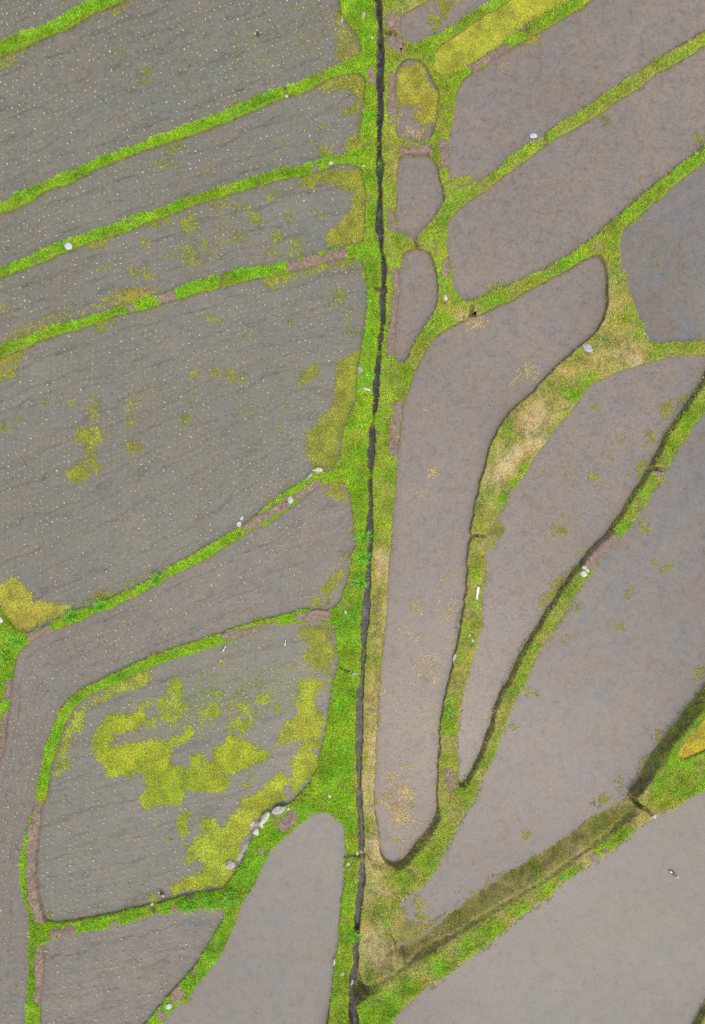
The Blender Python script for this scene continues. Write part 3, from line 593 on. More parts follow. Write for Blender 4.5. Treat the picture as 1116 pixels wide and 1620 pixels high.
# thin the crowding where rows converge
cell = {}
keepi = []
for i, (x, y) in enumerate(sp[:, :2]):
    c_ = (int(math.floor(x / .2)), int(math.floor(y / .2)))
    if any((x - sp[j, 0]) ** 2 + (y - sp[j, 1]) ** 2 < .16 ** 2 for a in (-1, 0, 1) for b2 in (-1, 0, 1) for j in cell.get((c_[0] + a, c_[1] + b2), ())): continue
    cell.setdefault(c_, []).append(i); keepi.append(i)
sp = sp[keepi]
def seedling(scale):
    n = int(rng.integers(4, 7)); az = rng.uniform(0, 2 * np.pi, n)
    lean0 = rng.uniform(0, 2 * np.pi); h = rng.uniform(.07, .15, n) * scale; ln = h * rng.uniform(.4, 1.0, n)
    dx = np.cos(az) * ln + math.cos(lean0) * .02; dy = np.sin(az) * ln + math.sin(lean0) * .02
    wd = rng.uniform(.020, .036, n) * scale
    V = np.empty((n, 5, 3)); pxx = -np.sin(az) * wd / 2; pyy = np.cos(az) * wd / 2; zz = np.zeros(n)
    V[:, 0] = np.c_[-pxx, -pyy, zz - .02]; V[:, 1] = np.c_[pxx, pyy, zz - .02]
    V[:, 2] = np.c_[dx * .5 + pxx, dy * .5 + pyy, h * .75]; V[:, 3] = np.c_[dx * .5 - pxx, dy * .5 - pyy, h * .75]
    V[:, 4] = np.c_[dx, dy, h * .85]
    b0 = np.arange(n) * 5
    g0 = rng.random()
    c = np.array([.66, .63, .42]) * (1 - g0 * .5) + np.array([.50, .58, .14]) * g0 * .5
    c = np.repeat(c[None] * rng.uniform(.75, 1.2, n)[:, None], 5, 0)
    return V.reshape(-1, 3), [np.stack([b0, b0 + 1, b0 + 2, b0 + 3], 1), np.stack([b0 + 3, b0 + 2, b0 + 4], 1)], c
order = np.argsort(np.hypot(sp[:, 0], sp[:, 1]))
protos = []
for _ in range(12):
    V, Fc, c = seedling(1.0); me = make_mesh('rice_seedling', V, Fc, col=c); me.materials.append(M['seedling']); protos.append(me)
for i in order[:300]:
    o = link('rice_seedling', protos[int(rng.integers(12))], None, loc=tuple(sp[i, :3]), label='pale yellow green rice seedling in the planted paddies nearest the middle of the photo', category='seedling', group='rice seedlings nearest the middle')
    o.rotation_euler.z = rng.uniform(0, 6.28); s_ = rng.uniform(.42, .8); o.scale = (s_, s_, s_)
VV, FQ, FT, CC, n0 = [], [], [], [], 0
for i in order[300:]:
    V, Fc, c = seedling(rng.choice([.35, .5, .62, .75], p=[.22, .38, .28, .12]) * rng.uniform(.8, 1.2)); VV.append(V + sp[i, :3]); FQ.append(Fc[0] + n0); FT.append(Fc[1] + n0); CC.append(c); n0 += len(V)
link('rice_seedlings', make_mesh('rice_seedlings', np.vstack(VV), [np.vstack(FQ), np.vstack(FT)], col=np.vstack(CC)), M['seedling'], kind='stuff',
     label='rows of thousands of tiny pale rice seedlings across the left paddies', category='seedlings')

# ------------------------------------------------------------------ floating duckweed and algae
LIME, OLIVE, GOLD, TAN = (.27, .335, .004), (.24, .255, .014), (.335, .35, .026), (.44, .34, .12)
WEED = {}
def weed(k, pts, dens=1.0, col=OLIVE, r=None, ragged=.5): WEED.setdefault(k, []).append((np.array(pts, float), dens, col, r, ragged))
def tile(ox, oy, pts): return [(ox + a / 3, oy + b2 / 3) for a, b2 in pts]
# paddy full of lime weed
weed('L6', tile(0,1080,[(440,230),(480,180),(560,140),(680,140),(680,190),(640,230),(590,255),(540,260),(535,290),(620,275),(740,270),(770,245),(800,260),(860,250),(900,235),(915,245),(870,280),(820,300),(810,370),(850,395),(885,400),(900,355),(960,350),(1000,360),(1010,300),(1060,280),(1090,210),(1116,260),(1216,290),(1286,340),(1266,380),(1176,400),(1116,440),(1060,430),(1100,490),(1050,510),(900,510),(850,540),(850,580),(760,580),(700,585),(670,560),(690,490),(670,440),(580,440),(510,440),(470,370),(440,330)]), 1.15, LIME)
weed('L6', tile(372,1080,[(300,-20),(450,-20),(450,40),(400,30),(400,110),(430,190),(400,280),(390,400),(370,460),(300,520),(270,530),(265,430),(270,360),(300,290),(210,280),(215,210),(280,160),(290,90),(275,60)]), 1.05, (.31,.35,.012))
weed('L6', [(472,983),(522,983),(528,1010),(532,1045),(522,1075),(505,1062),(487,1045),(484,1020),(475,1005)], .95, OLIVE)
weed('L6', [(415,1247),(445,1223),(455,1237),(452,1265),(435,1277),(415,1285),(400,1300),(385,1335),(372,1378),(352,1404),(273,1412),(273,1400),(320,1378),(322,1364),(295,1367),(293,1345),(317,1320),(317,1293),(343,1297),(350,1313),(372,1280)], 1.0, (.31,.36,.010))
weed('L6', [(190,1079),(250,1056),(246,1074),(222,1090),(187,1099),(143,1113),(137,1133),(123,1157),(113,1180),(107,1200),(110,1210),(93,1223),(80,1234),(87,1213),(97,1173),(110,1140),(130,1113),(160,1097)], .9, (.29,.33,.02))
weed('L6', tile(0,1080,[(840,620),(910,620),(910,700),(870,745),(835,700)]), 1.0, LIME)
weed('L6', tile(0,1080,[(745,80),(830,0),(860,0),(840,60),(920,80),(880,130),(840,170),(790,190),(770,150)]), .75, LIME)
for p, r in (([(325,1124),(337,1125)],10),([(372,1115)],10),([(420,1103)],10),([(345,1095)],5),([(230,1112)],6),([(230,1145),(245,1142)],5),([(395,1130),(380,1150)],10),([(290,1160),(305,1158)],5),([(440,1120)],6),([(400,1150)],6),([(265,1332)],4),([(188,1387)],4),([(247,1300)],3),([(395,1233),(390,1243)],6),([(355,1200)],9),([(278,1080),(290,1092)],6),([(245,1420)],8),([(350,1052)],4),([(410,1080)],8),([(265,1078)],4)): weed('L6', p, .7, LIME, r)
weed('L6', [(330,1110),(480,1080)], .07, LIME, 45); weed('L6', [(230,1140),(380,1120)], .06, LIME, 40)
# big planted paddy
weed('L4', tile(372,540,[(600,30),(480,100),(470,280),(430,340),(340,430),(340,520),(370,590),(420,610),(480,600),(490,500),(540,360),(570,290),(580,150)]), 1.1, OLIVE, ragged=.15)
weed('L4', [(0,920),(23,913),(40,930),(50,940),(53,953),(93,953),(117,960),(83,980),(43,998),(27,1000),(13,983),(0,960),(-40,900)], 1.05, (.36,.34,.03), ragged=.2)
weed('L4', [(127,955),(150,938),(190,930),(200,933),(150,958),(120,966)], .6, OLIVE)
weed('L4', [(222,908),(235,905),(215,925),(200,930)], .5, OLIVE)
for p, r, d_ in (([(425,445),(470,436),(510,420),(560,414)],9,.8),([(578,425),(580,450)],9,.8),([(435,448)],11,.8),([(535,465),(540,460),(530,475)],8,.8),([(550,500),(555,530),(565,520)],7,.4),([(575,500)],6,.5),([(463,510)],6,.5),([(385,530)],7,.4),([(475,610),(490,592),(497,588)],8,.9),([(510,600),(515,598)],6,.7),([(375,597),(345,590)],8,.6),([(310,595)],10,.4),([(385,650)],8,.3),([(133,687),(155,686)],12,.75),([(140,712),(152,735)],9,.8),([(120,752),(130,748)],13,1.0),([(110,637)],8,.7),([(150,640),(150,655)],10,.45),([(207,709),(216,703)],7,.8),([(210,645),(208,668)],7,.5),([(178,722)],4,.7),([(293,663)],8,.5),([(25,665)],7,.4),([(5,680)],6,.6),([(18,575),(5,590)],14,.7),([(30,562),(10,570)],10,.9),([(95,748)],4,.5),([(75,635)],8,.25),([(318,567)],5,.4),([(330,504),(345,508)],6,.3),([(160,518),(185,508)],7,.4),([(225,622),(300,625)],20,.05),([(430,800),(470,780)],9,.7),([(460,775),(490,762)],6,.6),([(440,670)],5,.4),([(455,640)],5,.3)): weed('L4', p, d_, OLIVE, r)
weed('L3', tile(372,270,[(612,-5),(622,100),(617,330),(590,355),(440,360),(430,300),(470,270),(540,200),(560,110),(510,90),(480,60),(400,60),(370,100),(310,70),(290,40),(420,0)]), 1.0, OLIVE, ragged=.25)
weed('L3', tile(0,270,[(0,790),(110,735),(300,680),(420,650),(500,590),(640,560),(760,550),(760,570),(700,600),(560,640),(400,690),(200,760),(20,830)]), .55, (.27,.25,.03))
weed('L3', tile(0,270,[(560,590),(680,550),(760,560),(680,605),(540,640)]), .7, (.30,.26,.015))
for p, r, d_ in (([(298,355)],13,.7),([(325,385)],8,.7),([(295,395),(305,405)],13,.4),([(215,430),(230,435)],13,.35),([(262,350),(240,355)],10,.6),([(345,322),(365,325)],12,.4),([(228,385)],6,.4),([(167,428)],8,.4),([(150,390),(165,385)],8,.6),([(440,300)],9,.5),([(390,325),(405,350)],8,.5),([(460,345)],8,.5),([(440,372)],8,.6),([(465,390)],14,.45),([(375,375)],8,.6),([(425,312)],8,.4),([(405,350)],10,.35),([(430,400)],12,.3),([(5,490)],8,.4),([(300,400),(380,360)],30,.07),([(502,340)],5,.5),([(270,405)],8,.3)): weed('L3', p, d_, OLIVE, r)
weed('L2', tile(372,0,[(612,355),(520,360),(380,420),(440,425),(560,430),(580,470),(540,500),(510,540),(570,545),(580,600),(520,680),(520,712),(590,708),(602,600),(618,500)]), .95, OLIVE)
for p, r, d_ in (([(505,240),(520,238)],9,.8),([(265,20+220),(285,230)],7,.35),([(510,200)],6,.4),([(250,263),(290,262)],8,.25),([(330,270)],9,.4),([(450,230)],6,.3),([(490,222)],6,.35)): weed('L2', p, d_, OLIVE, r)
weed('L1', tile(372,0,[(510,110),(560,140),(600,240),(560,280),(510,300),(500,250)]), .95, (.28,.26,.05), ragged=.2)
for p, r, d_ in (([(462,10)],7,.6),([(512,25)],5,.5),([(20,93),(40,82)],6,.7),([(4,105)],7,.5),([(185,15),(200,8)],7,.5),([(230,120)],14,.2),([(190,80)],9,.2),([(400,70),(500,40)],40,.04),([(485,85)],6,.4),([(535,20),(540,90)],5,.5),([(375,165)],8,.4)): weed('L1', p, d_, OLIVE, r)
for p, r, d_ in (([(505,768),(535,768)],6,.9),([(520,778),(545,782)],8,.9),([(525,925),(545,905)],9,.8),([(548,880)],6,.6),([(500,952),(515,940)],10,.7),([(510,955),(525,950)],7,.8),([(560,840)],4,.6),([(405,978)],7,.7)): weed('L5', p, d_, OLIVE, r)
for p, r, d_ in (([(80,1448)],6,.4),): weed('L6', p, d_, OLIVE, r)
weed('L8', [(292,1585),(300,1580)], .8, OLIVE, 6); weed('L8', [(308,1562)], .7, OLIVE, 3)
# right side
weed('R1', [(685,80),(712,60),(806,0),(900,-60),(1140,-190),(1200,-190),(980,-40),(907,5),(870,25),(845,28),(825,45),(810,60),(787,78),(744,106),(702,124),(683,112)], 1.5, GOLD, ragged=.12)
weed('R8', [(1116,1130),(1060,1190),(1071,1204),(1116,1190),(1190,1150),(1190,1080)], 1.5, (.38,.31,.012), ragged=.1)
weed('P1', tile(372,0,[(770,320),(820,295),(850,310),(890,300),(930,390),(965,440),(965,520),(945,580),(890,610),(840,580),(850,530),(875,520),(850,505),(765,515)]), 1.35, (.31,.29,.025))
weed('P1', [(645,205),(665,212)], .35, TAN, 8); weed('P1', [(632,185)], .3, TAN, 10)
weed('R0', tile(372,0,[(930,0),(1060,0),(1050,30),(1010,80),(980,85),(960,30)]), .9, OLIVE); weed('R0', [(686,35),(690,45)], .8, OLIVE, 6); weed('R0', [(649,42)], .7, OLIVE, 4); weed('R0', [(660,15),(675,8)], .7, OLIVE, 4); weed('R0', [(725,-5)], .6, OLIVE, 8)
weed('R2', [(715,292),(725,290),(740,280)], .9, OLIVE, 7); weed('R2', [(735,130)], .3, OLIVE, 5); weed('R2', [(838,63),(848,58)], .8, (.36,.34,.02), 4)
weed('R2', [(735,110),(800,95)], .1, TAN, 8)
weed('R3', [(1100,225),(1116,215)], .4, OLIVE, 7); weed('R3', [(770,465),(790,455)], .6, OLIVE, 5); weed('R3', [(960,190)], .2, OLIVE, 10)
weed('R4', [(995,355),(1010,340)], .35, OLIVE, 7); weed('R4', [(1016,508)], .6, OLIVE, 4); weed('R4', [(1110,535)], .7, OLIVE, 6); weed('R4', [(1035,420)], .25, OLIVE, 7); weed('R4', [(1040,400),(1100,460)], .02, OLIVE, 30)
for p, r, d_ in (([(1052,648),(1065,642)],9,.6),([(1025,693)],10,.55),([(938,755)],9,.7),([(992,758)],8,.6),([(1010,748),(1020,738)],8,.8),([(945,650)],7,.3),([(905,733)],6,.3),([(970,728)],6,.25),([(902,750)],5,.3),([(870,845),(880,838),(893,842)],6,.6),([(890,818)],6,.7),([(908,823)],3,.6),([(905,902),(890,915),(865,950)],6,.6),([(875,940),(858,960)],7,.35),([(768,895),(770,915)],5,.6),([(1070,600)],8,.15),([(1085,630)],5,.5),([(985,690)],8,.2),([(920,880),(940,862)],5,.4)): weed('R6', p, d_, OLIVE, r)
weed('R6', tile(744,810,[(75,50),(155,50),(155,90),(130,140),(120,200),(75,200)]), .9, OLIVE)
for p, r, d_ in (([(910,962)],8,.6),([(1037,888)],8,.45),([(1055,902)],10,.5),([(995,935)],10,.5),([(983,993)],6,.5),([(1017,825),(1015,832)],9,.5),([(1032,923)],6,.2),([(895,1010)],8,.25),([(935,1275),(952,1265)],6,.7),([(985,1240)],14,.12),([(1040,1165),(1055,1148)],6,.8),([(1020,1200)],8,.2),([(1105,1065),(1112,1060)],6,.6),([(810,1155)],6,.3),([(835,1097)],10,.35),([(832,1318)],4,.4),([(1050,755)],6,.5),([(905,930),(930,925)],10,.12),([(1080,700)],4,.3)): weed('R7', p, d_, OLIVE, r)
weed('R7', [(625,1440),(640,1435),(645,1455),(660,1462),(685,1460),(700,1450),(690,1465),(655,1492),(632,1497),(612,1475)], 1.15, (.26,.24,.05), ragged=.2)
weed('R7', [(735,1420),(745,1412)], .8, OLIVE, 5); weed('R7', [(665,1450),(660,1425)], .4, OLIVE, 7); weed('R7', [(665,1398),(690,1375)], .7, (.34,.27,.05), 6)
for p, r, d_ in (([(610,1270),(635,1290)],14,.42),([(640,1250),(648,1270)],9,.45),([(625,1230)],9,.3),([(640,1310)],7,.4),([(625,1325),(640,1330)],7,.3),([(665,1300)],9,.35),([(675,1090)],9,.25),([(680,1060)],26,.14),([(655,960)],14,.2),([(710,965)],16,.18),([(645,1000),(655,1015)],12,.15),([(705,920)],10,.2),([(610,1095)],7,.3),([(605,1140)],6,.3),([(645,1210)],5,.35),([(665,1360),(640,1345)],6,.2),([(600,1210)],5,.3),([(685,750)],6,.3),([(675,780)],10,.1),([(840,590),(815,610)],14,.22),([(673,650)],5,.25),([(755,507),(740,512)],8,.5),([(660,1100),(650,1300)],40,.03)): weed('R5', p, d_, TAN, r)
for k in F:
    if k[0] in 'RP': weed(k, F[k]['px'], .32, (.20, .19, .035), 'edge')
WL = {'L6': 'lime green duckweed floating over the rounded planted paddy', 'L4': 'olive duckweed patches on the largest planted paddy', 'L3': 'olive duckweed thick at the ditch end of the striped paddy', 'L2': 'olive weed fringe on the planted paddy third from the top left', 'L1': 'olive weed floating beside the ditch bank in the large upper left paddy', 'L5': 'dark olive weed along the ditch end of the bent narrow paddy', 'L8': 'little green weed by the bund with the bright white stone',
      'R1': 'golden yellow algae covering the narrow paddy at the top', 'R8': 'orange yellow algae filling the puddle at the right border', 'P1': 'yellow algae over the upper part of the small oval pond', 'P2': 'thin weed scum round the edge of the middle small pond', 'P3': 'thin weed scum round the edge of the lowest small pond', 'R9': 'thin weed scum along the upper edge of the bottom right paddy', 'R0': 'yellow green weed on the small paddy at the top edge', 'R2': 'thin weed at the edges of the upper right brown paddy', 'R3': 'faint weed along the bunds of the broad brown paddy', 'R4': 'few floating weed specks on the paddy at the right border', 'R5': 'tan straw and weed scraps floating on the long brown paddy', 'R6': 'scattered olive weed clumps on the crescent shaped brown paddy', 'R7': 'sparse weed clumps on the large grey brown paddy at right'}
for k, items in WEED.items():
    f = F[k]; XX, CCx = [], []
    for pts, dens, col, r, ragged in items:
        edge = r == 'edge'; r = None if edge else r
        P = px2w(pts, f['w'])
        m_ = (r or 0) * PX * 1.6 + .4
        lo = P.min(0) - m_; hi = P.max(0) + m_
        lo = np.maximum(lo, (-CX * PX - 1.5, -CY * PX - 1.5)); hi = np.minimum(hi, (CX * PX + 1.5, CY * PX + 1.5))
        ar = np.prod(np.maximum(hi - lo, 0)); n = int(ar * 2200 * dens)
        if n <= 0: continue
        q = lo + rng.random((n, 2)) * (hi - lo)
        if r is None: e = poly_sd(q[:, 0], q[:, 1], P)
        else: e = line_dist(q[:, 0], q[:, 1], P) - r * PX
        if edge: e = np.where(e < .02, -e - .55 * (fbm(q[:, 0], q[:, 1], 1.3, 87) - .47), 1); ragged = .10
        e = e + ragged * 1.1 * (fbm(q[:, 0], q[:, 1], .55, 41) - .5) + ragged * .9 * (fbm(q[:, 0], q[:, 1], .16, 43, 2) - .5)
        holes = fbm(q[:, 0], q[:, 1], .22, 45, 3)
        thin = np.clip(.42 + (-e) * 3.0, 0, 1)
        e = e - rng.exponential(.07, n) + .05
        ok = (e < 0) & (inside(k, q[:, 0], q[:, 1]) < .02) & (rng.random(n) < thin) & (holes > (.16 if dens > 1 else .22 if dens > .8 else .38))
        q = q[ok]
        c = np.array(col)[None] * (.55 + .9 * fbm(q[:, 0], q[:, 1], .5, 47))[:, None] * rng.uniform(.6, 1.4, len(q))[:, None]
        c[:, 0] *= rng.uniform(.8, 1.2, len(q)) * (.85 + .3 * fbm(q[:, 0], q[:, 1], 1.4, 49))
        XX.append(q); CCx.append(np.clip(c, 0, .9))
    q = np.vstack(XX); c = np.vstack(CCx); n = len(q)
    if n == 0: continue
    az = rng.uniform(0, 6.283, n); a = rng.uniform(.012, .036, n); b2 = a * rng.uniform(.4, .9, n)
    tl = rng.uniform(-.3, .3, (n, 2)); z = f['w'] + .004 + .012 + rng.uniform(0, .014, n)
    V = np.empty((n, 4, 3))
    for i, (ca, cb) in enumerate(((1, .25), (-.2, 1), (-1, -.2), (.25, -1))):
        ex = ca * a * np.cos(az) - cb * b2 * np.sin(az); ey = ca * a * np.sin(az) + cb * b2 * np.cos(az)
        V[:, i] = np.c_[q[:, 0] + ex, q[:, 1] + ey, z + ex * tl[:, 0] + ey * tl[:, 1]]
    link('duckweed', make_mesh('duckweed', V.reshape(-1, 3), np.arange(n * 4).reshape(n, 4), col=np.repeat(c, 4, 0)), M['weed'], kind='stuff', label=WL[k], category='duckweed')

# ------------------------------------------------------------------ stones and litter
import bmesh
def stone_mesh(lx, ly, lz, seed, facets=2, rough=.28):
    r = np.random.default_rng(seed)
    bm = bmesh.new(); bmesh.ops.create_icosphere(bm, subdivisions=3, radius=.5)
    dirs = r.normal(size=(9, 3)); dirs /= np.linalg.norm(dirs, axis=1)[:, None]; cut = r.uniform(.30, .46, 9)
    ph = r.uniform(0, 6, 3)
    for v in bm.verts:
        p = np.array(v.co)
        for d, c_ in zip(dirs, cut):                     # planar breaks
            e = p @ d
            if e > c_: p = p - d * (e - c_) * .9
        p = p * (1 + rough * .25 * math.sin(7 * p[0] + ph[0]) * math.sin(6 * p[1] + ph[1]) + rough * .2 * math.sin(9 * p[2] + ph[2]))
        v.co = (p[0] * lx * 1.15, p[1] * ly * 1.15, p[2] * lz)
    me = bpy.data.meshes.new('stone'); bm.to_mesh(me); bm.free()
    return me
def place(p, zoff=0.0, k=None):
    if k: w_ = F[k]['w']; q = px2w(np.array(p, float), w_); return (float(q[0]), float(q[1]), w_ + zoff)
    q = px2top(np.array([p], float))[0]; return (float(q[0]), float(q[1]), float(q[2]) + zoff)
def stone(p, lx, ly, ang, mat, label, k=None, lz=None, name='stone', cat='stone', group=None, seed=None):
    lz = lz or min(lx, ly) * .75
    if name == 'boulder': lx, ly = lx * 1.18, ly * 1.18
    me = stone_mesh(lx * PX * .95, ly * PX * .95, lz * PX, int(p[0] * 7 + p[1]) if seed is None else seed)
    o = link(name, me, M[mat], loc=place(p, lz * PX * .28, k), label=label, category=cat)
    o.rotation_euler = (0, 0, -R(ang))
    if group: o['group'] = group
    return o
gb = 'boulders along the bund edge'
stone((442,1277), 17,10,-20,'grey','large oval grey boulder at the top end of the boulder row', lz=10, name='boulder', cat='boulder', group=gb)
stone((420,1293), 18,9,-55,'pale','long pale boulder below the large oval grey one', lz=10, name='boulder', cat='boulder', group=gb)
stone((414,1304), 9,5,60,'pale','small pale wedge between the long pale boulder and the brown one', lz=6, name='boulder', cat='boulder', group=gb)
o_ = stone((405,1304), 13,14,-60,'brown','brown boulder with rough dark top in the boulder row', lz=12, name='boulder', cat='boulder', group=gb)
stone((406,1315), 8,10,15,'pale','cream faced boulder leaning against the brown one', lz=9, name='boulder', cat='boulder', group=gb)
stone((391,1338), 18,9,-58,'grey','long grey boulder below the gap in the boulder row', lz=9, name='boulder', cat='boulder', group=gb)
stone((381,1352), 20,9,-60,'grey','long flat grey boulder, second lowest of the boulder row', lz=9, name='boulder', cat='boulder', group=gb)
stone((365,1366), 14,12,-20,'grey','squat grey boulder lying alone in the weedy water', 'L6', lz=10, name='boulder', cat='boulder', group=gb)
stone((451,1277), 4,7,0,'pale','small upright pale stone right of the large oval boulder', lz=6)
stone((457,1279), 7,4,-30,'pale','flat pale chip at the top end of the boulder row', lz=4)
stone((460,791), 8.5,10.5,0,'white','bright white stone on the narrow ragged bund by its mud patches', lz=7)
stone((541,31), 6,13,5,'grey','grey stone at the water edge beside the top ditch bank', lz=6)
stone((575,25), 5,12,5,'grey','slim grey stone in the turf of the top ditch bank', lz=4)
stone((589,60), 4,4,0,'white','tiny white stone in the turf near the top of the ditch', lz=3)
stone((524,259), 8,6,-10,'white','white stone on the bund near its ditch end above the striped paddy', lz=5)
stone((576,263), 4.5,4,10,'white','tiny white stone where the green bund meets the ditch bank', lz=3)
stone((454,153), 6,5,0,'white','small white chip beside the dark cut in the bund', lz=4)
stone((570,585), 8,10,-35,'grey','rounded grey stone on the ditch bank beside the olive weed', lz=6)
stone((581,593), 4.5,4.5,0,'white','tiny white stone between the rounded grey stone and the ditch', lz=3)
stone((580,616), 14,5.5,12,'pale','flat pale slab stone lying across the ditch bank', lz=4)
stone((503,744), 16,7,-5,'pale','rough pale rock at the corner of the largest planted paddy', lz=6, rough=.0) if False else stone((503,744), 16,7,-5,'pale','rough pale rock at the corner of the largest planted paddy', lz=6)
stone((489,754), 14,5,-48,'grey','long grey rock along the bund edge by the rough pale rock', lz=5)
stone((547,968), 5,7.5,0,'white','egg shaped white stone in the lush ditch bank turf', lz=5)
stone((561,1066), 10,4.5,0,'grey','pale grey slab at the step in the left ditch bank', lz=3)
stone((522,1259), 6,7,0,'pale','single cream stone on the broad bright green bank', lz=5)
stone((551,1366), 5.5,6,30,'white','small white stone on the bottom left ditch bank', lz=4)
stone((565,1350), 4.5,5,0,'pale','pinkish pale pebble beside the cut near the ditch', lz=3)
stone((572,1347), 4.5,4.5,0,'pale','cream pebble at the very edge of the ditch', lz=3, k='D')
stone((268,1591), 11,9.5,0,'white','white wedge shaped stone between two mud patches at the bottom left', lz=6)
stone((705,471), 8,8,20,'white','white hexagonal stone at the meeting of the bunds', lz=4)
stone((929,551), 17,11,30,'grey','large flat grey rock in the dry grass bank', lz=7)
stone((925,898), 8,5.5,10,'white','upper white stone of the three on the curving bund', lz=4)
stone((929,902), 5.5,8,-15,'white','right hand white stone of the three on the curving bund', lz=4)
stone((923,908), 10.5,9,15,'white','largest white stone of the three on the curving bund', lz=6)
stone((748,1013), 4.5,6.5,-20,'white','small white stone low on the bund below the white board', lz=4)
stone((743,1005), 3.5,5,-20,'pale','tiny beige stone just above the small white one', lz=3)
stone((726,989), 6,11,0,'grey','grey stone on the water edge of the narrow green bund', lz=6)
stone((720,1040), 6,15,12,'pale','pale elongated stone on the water edge further down the same bund', lz=4)
stone((2,980), 8,10,0,'pale','pale stone half cut off by the left border', lz=6)
stone((529,1519), 3.5,11,0,'pale','upright pale slab at the water edge of the bottom left bank', lz=5)
stone((1035,1291), 8,6,-30,'pale','pale stone below the dark cut in the terrace bank', lz=4)
stone((1107,603), 3,4,0,'white','tiny white pebble at the upper right water edge', lz=3, group='pebbles by the upper right bund')
stone((1110,598), 3,3.5,40,'white','tinier white pebble just above its neighbour at the upper right', lz=3, group='pebbles by the upper right bund')
stone((241,1430), 6,4,-40,'pale','pale yellowish chip beside the cut in the lower left bund', lz=3)

def crumple(name, p, lx, ly, ang, label, cat, k=None, seed=1):
    """a scrunched sheet with folds, closed underneath"""
    r = np.random.default_rng(seed); n = 14
    bm = bmesh.new(); vs = []
    for j in range(n):
        for i in range(n):
            u = i / (n - 1) - .5; v = j / (n - 1) - .5
            s_ = 1 / max(1, 1.25 * math.hypot(u, v) * 2 * (.85 + .3 * r.random()))
            h = .35 * max(0, .5 - math.hypot(u, v)) + .16 * r.random()
            vs.append(bm.verts.new((u * s_ * lx * PX * 1.3 + r.normal(0, .006), v * s_ * ly * PX * 1.3 + r.normal(0, .006), h * min(lx, ly) * PX * 1.3)))
    for j in range(n - 1):
        for i in range(n - 1): bm.faces.new((vs[j * n + i], vs[j * n + i + 1], vs[(j + 1) * n + i + 1], vs[(j + 1) * n + i]))
    me = bpy.data.meshes.new(name); bm.to_mesh(me); bm.free()
    o = link(name, me, M['plastic'], loc=place(p, .02, k), label=label, category=cat)
    o.rotation_euler.z = -R(ang)
    md = o.modifiers.new('thick', 'SOLIDIFY'); md.thickness = .004
    return o
crumple('plastic_bag', (109,390), 11, 10, 20, 'crumpled white plastic bag lying on the long green bund', 'plastic bag', seed=3)
crumple('plastic_bag', (844,216), 10, 7, -10, 'pale blue plastic bag in the water beside the straight bund', 'plastic bag', 'R2', seed=5)
crumple('plastic_scrap', (379,830), 7, 8, 0, 'bluish plastic scrap in the corner of the largest planted paddy', 'litter', 'L4', seed=7)
crumple('plastic_scrap', (383,820), 4, 6, 30, 'small white scrap just above the bluish plastic scrap', 'litter', 'L4', seed=8)
crumple('plastic_scrap', (543,1541), 9, 3.5, -28, 'thin white blue plastic strip on the bank near the bottom of the ditch', 'litter', seed=9)
crumple('plastic_scrap', (557,1554), 3, 9, 20, 'pale sheet of plastic lying in the ditch near its lower bend', 'litter', 'D', seed=11)
# white board on the narrow bund
bm = bmesh.new(); bmesh.ops.create_cube(bm, size=1)
for v in bm.verts: v.co = (v.co.x * .58, v.co.y * .11 * (1.15 if v.co.x > 0 else .85), v.co.z * .03)
bmesh.ops.bevel(bm, geom=bm.edges[:], offset=.006, segments=2, affect='EDGES')
me = bpy.data.meshes.new('board'); bm.to_mesh(me); bm.free()
o = link('wooden_board', me, M['board'], loc=place((755.5, 938), .075), label='narrow white board lying along the green bund', category='board')
o.rotation_euler = (0, .04, R(82))

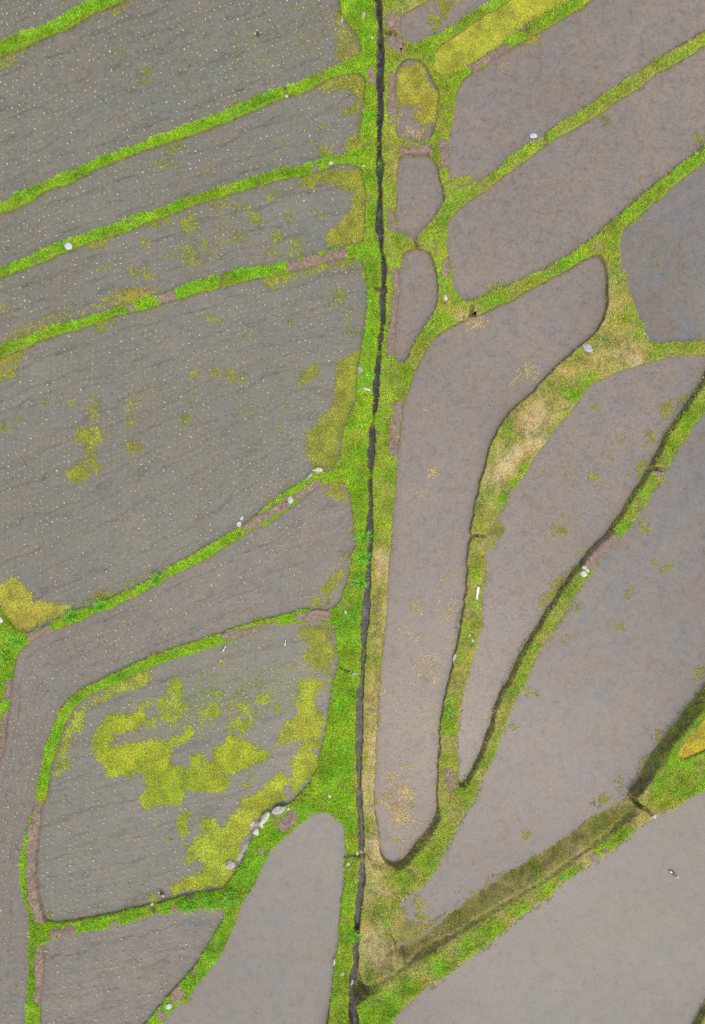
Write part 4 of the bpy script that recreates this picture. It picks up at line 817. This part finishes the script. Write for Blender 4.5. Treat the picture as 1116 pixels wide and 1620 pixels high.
# ------------------------------------------------------------------ birds
def loft(name, rings, mat, parent):
    """tapered body from (x, z, half width, half height) rings along x"""
    V, Fq = [], []; n = 10
    for x, z, a, b2 in rings:
        for i in range(n):
            t_ = 2 * math.pi * i / n; V.append((x, a * math.cos(t_), z + b2 * math.sin(t_)))
    for j in range(len(rings) - 1):
        for i in range(n): Fq.append((j * n + i, j * n + (i + 1) % n, (j + 1) * n + (i + 1) % n, (j + 1) * n + i))
    caps = [np.array([list(range(n))[::-1]]), np.array([list(range((len(rings) - 1) * n, len(rings) * n))])]
    me = make_mesh(name, np.array(V), [np.array(Fq)] + caps, smooth=True)
    return link(name, me, mat, parent=parent)
def bird(p, k, ang, label, L=.36, body='fw', wing='fd', head='fw', tail='fw'):
    e = bpy.data.objects.new('wading_bird', None); C.objects.link(e); e.empty_display_size = .1
    e.location = place(p, 0, k); e.rotation_euler.z = R(ang); e['label'] = label; e['category'] = 'bird'; e['group'] = 'wading birds in the paddies'
    s = L / .36
    sc = lambda rr: [tuple(c_ * s for c_ in q) for q in rr]
    loft('body', sc([(-.13, .115, .012, .010), (-.08, .115, .042, .035), (-.02, .118, .060, .050), (.04, .125, .055, .048), (.08, .145, .035, .036), (.11, .175, .022, .024), (.125, .195, .020, .022)]), M[body], e)
    loft('head', sc([(.105, .205, .010, .012), (.120, .212, .028, .028), (.140, .214, .033, .032), (.160, .210, .026, .025), (.175, .205, .012, .012)]), M[head], e)
    loft('beak', sc([(.172, .205, .010, .009), (.195, .200, .007, .006), (.222, .195, .002, .002)]), M['beak'], e)
    loft('tail', sc([(-.10, .125, .030, .010), (-.15, .120, .034, .007), (-.20, .112, .040, .005)]), M[tail], e)
    for sg in (-1, 1):
        w_ = loft('wing', sc([(-.15, 0, .006, .008), (-.10, .004, .018, .026), (-.02, .008, .024, .040), (.04, .010, .018, .034), (.07, .012, .006, .012)]), M[wing], e)
        w_.location = (0, sg * .046 * s, .130 * s); w_.rotation_euler = (sg * .35, 0, sg * .08)
        l_ = loft('leg', [(0, 0, .006, .006), (.06, 0, .007, .007), (.14, 0, .010, .010)], M['beak'], e)
        l_.location = (.0, sg * .022 * s, -.04); l_.rotation_euler = (0, -math.pi / 2, 0)
bird((355.5,1026.5), 'L6', 242, 'white bird with a dark shoulder in the water beside the curved bund', L=.30)
bird((452,1017), 'L6', 262, 'black and white bird near the thick weed in the rounded paddy', L=.26)
bird((256,1412), 'L6', 130, 'dark backed bird with white underside by the cut in the short bund', L=.32, body='fd')
bird((1065,1381), 'R9', -36, 'slim brown winged bird alone in the large bottom right paddy', L=.38, wing='fb', body='fb')
bird((408.5,55), 'L1', 100, 'small dark bird with a pale head in the large upper left paddy', L=.28, body='fd', tail='fd')

# ------------------------------------------------------------------ long grass tufts
def tuft(p, label, n=150, h=.42, dryness=.02, spread=.16):
    x = rng.normal(0, spread, n) * .6; y = rng.normal(0, spread, n) * .6
    z = np.zeros(n); az = np.arctan2(y, x) + rng.normal(0, .5, n)
    hh = h * rng.uniform(.5, 1.1, n); wd = rng.uniform(.012, .022, n)
    V = np.empty((n, 7, 3)); pxx = -np.sin(az) * wd / 2; pyy = np.cos(az) * wd / 2; ln = hh * rng.uniform(.35, .95, n)
    for i, (f_, zf, wf) in enumerate(((0, -.04, 1), (.35, .62, 1), (.72, .80, .7))):
        cx = x + np.cos(az) * ln * f_; cy = y + np.sin(az) * ln * f_; cz_ = hh * zf
        V[:, 2 * i] = np.c_[cx - pxx * wf, cy - pyy * wf, cz_]; V[:, 2 * i + 1] = np.c_[cx + pxx * wf, cy + pyy * wf, cz_]
    V[:, 6] = np.c_[x + np.cos(az) * ln, y + np.sin(az) * ln, hh * .72]
    b0 = np.arange(n) * 7
    Fq = np.vstack([np.stack([b0, b0 + 1, b0 + 3, b0 + 2], 1), np.stack([b0 + 2, b0 + 3, b0 + 5, b0 + 4], 1)])
    col = palette(np.full(n, dryness), n) * np.array([.9, 1.15, 3.0])
    me = make_mesh('grass_tuft', V.reshape(-1, 3), [Fq, np.stack([b0 + 4, b0 + 5, b0 + 6], 1)], col=np.repeat(np.clip(col, 0, .8), 7, 0))
    link('grass_tuft', me, M['grass'], loc=place(p, 0), label=label, category='grass tuft', group='long grass tufts')
tuft((576,850), 'spiky bright grass tuft arching over the ditch, upper of two together')
tuft((575,880), 'spiky bright grass tuft arching over the ditch, lower of two together')
tuft((571,921), 'spreading long grass tuft further down the ditch bank', h=.36)
tuft((559,974), 'low tuft of long grass right of the egg shaped white stone', h=.28)
tuft((113,974), 'light green tuft near the left end of the narrow ragged bund', h=.34)
tuft((162,957), 'light green tuft, middle of the three on the narrow ragged bund', h=.34)
tuft((248,916), 'light green tuft, upper of the three on the narrow ragged bund', h=.34)
tuft((300,1430), 'tall grass tuft on the short bund right of its cut', h=.34, spread=.2)
tuft((332,1424), 'tall grass tuft near the right end of the short bund', h=.38, spread=.2)
tuft((366,1418), 'tall grass tuft where the short bund meets the boulder lined bund', h=.38, spread=.22)
tuft((562,1481), 'bluish grass tuft hanging over the lower ditch', h=.26)
tuft((711,1127), 'fresh green tuft on the narrow lower part of the dry bund', h=.22)
tuft((598,266), 'grass tuft leaning over the ditch near the tiny white stone', h=.26)
tuft((28,1012), 'dense long grass clump at the left border bund corner', h=.36, spread=.24)
tuft((10,1040), 'long grass clump lower on the left border bund', h=.34, spread=.22)
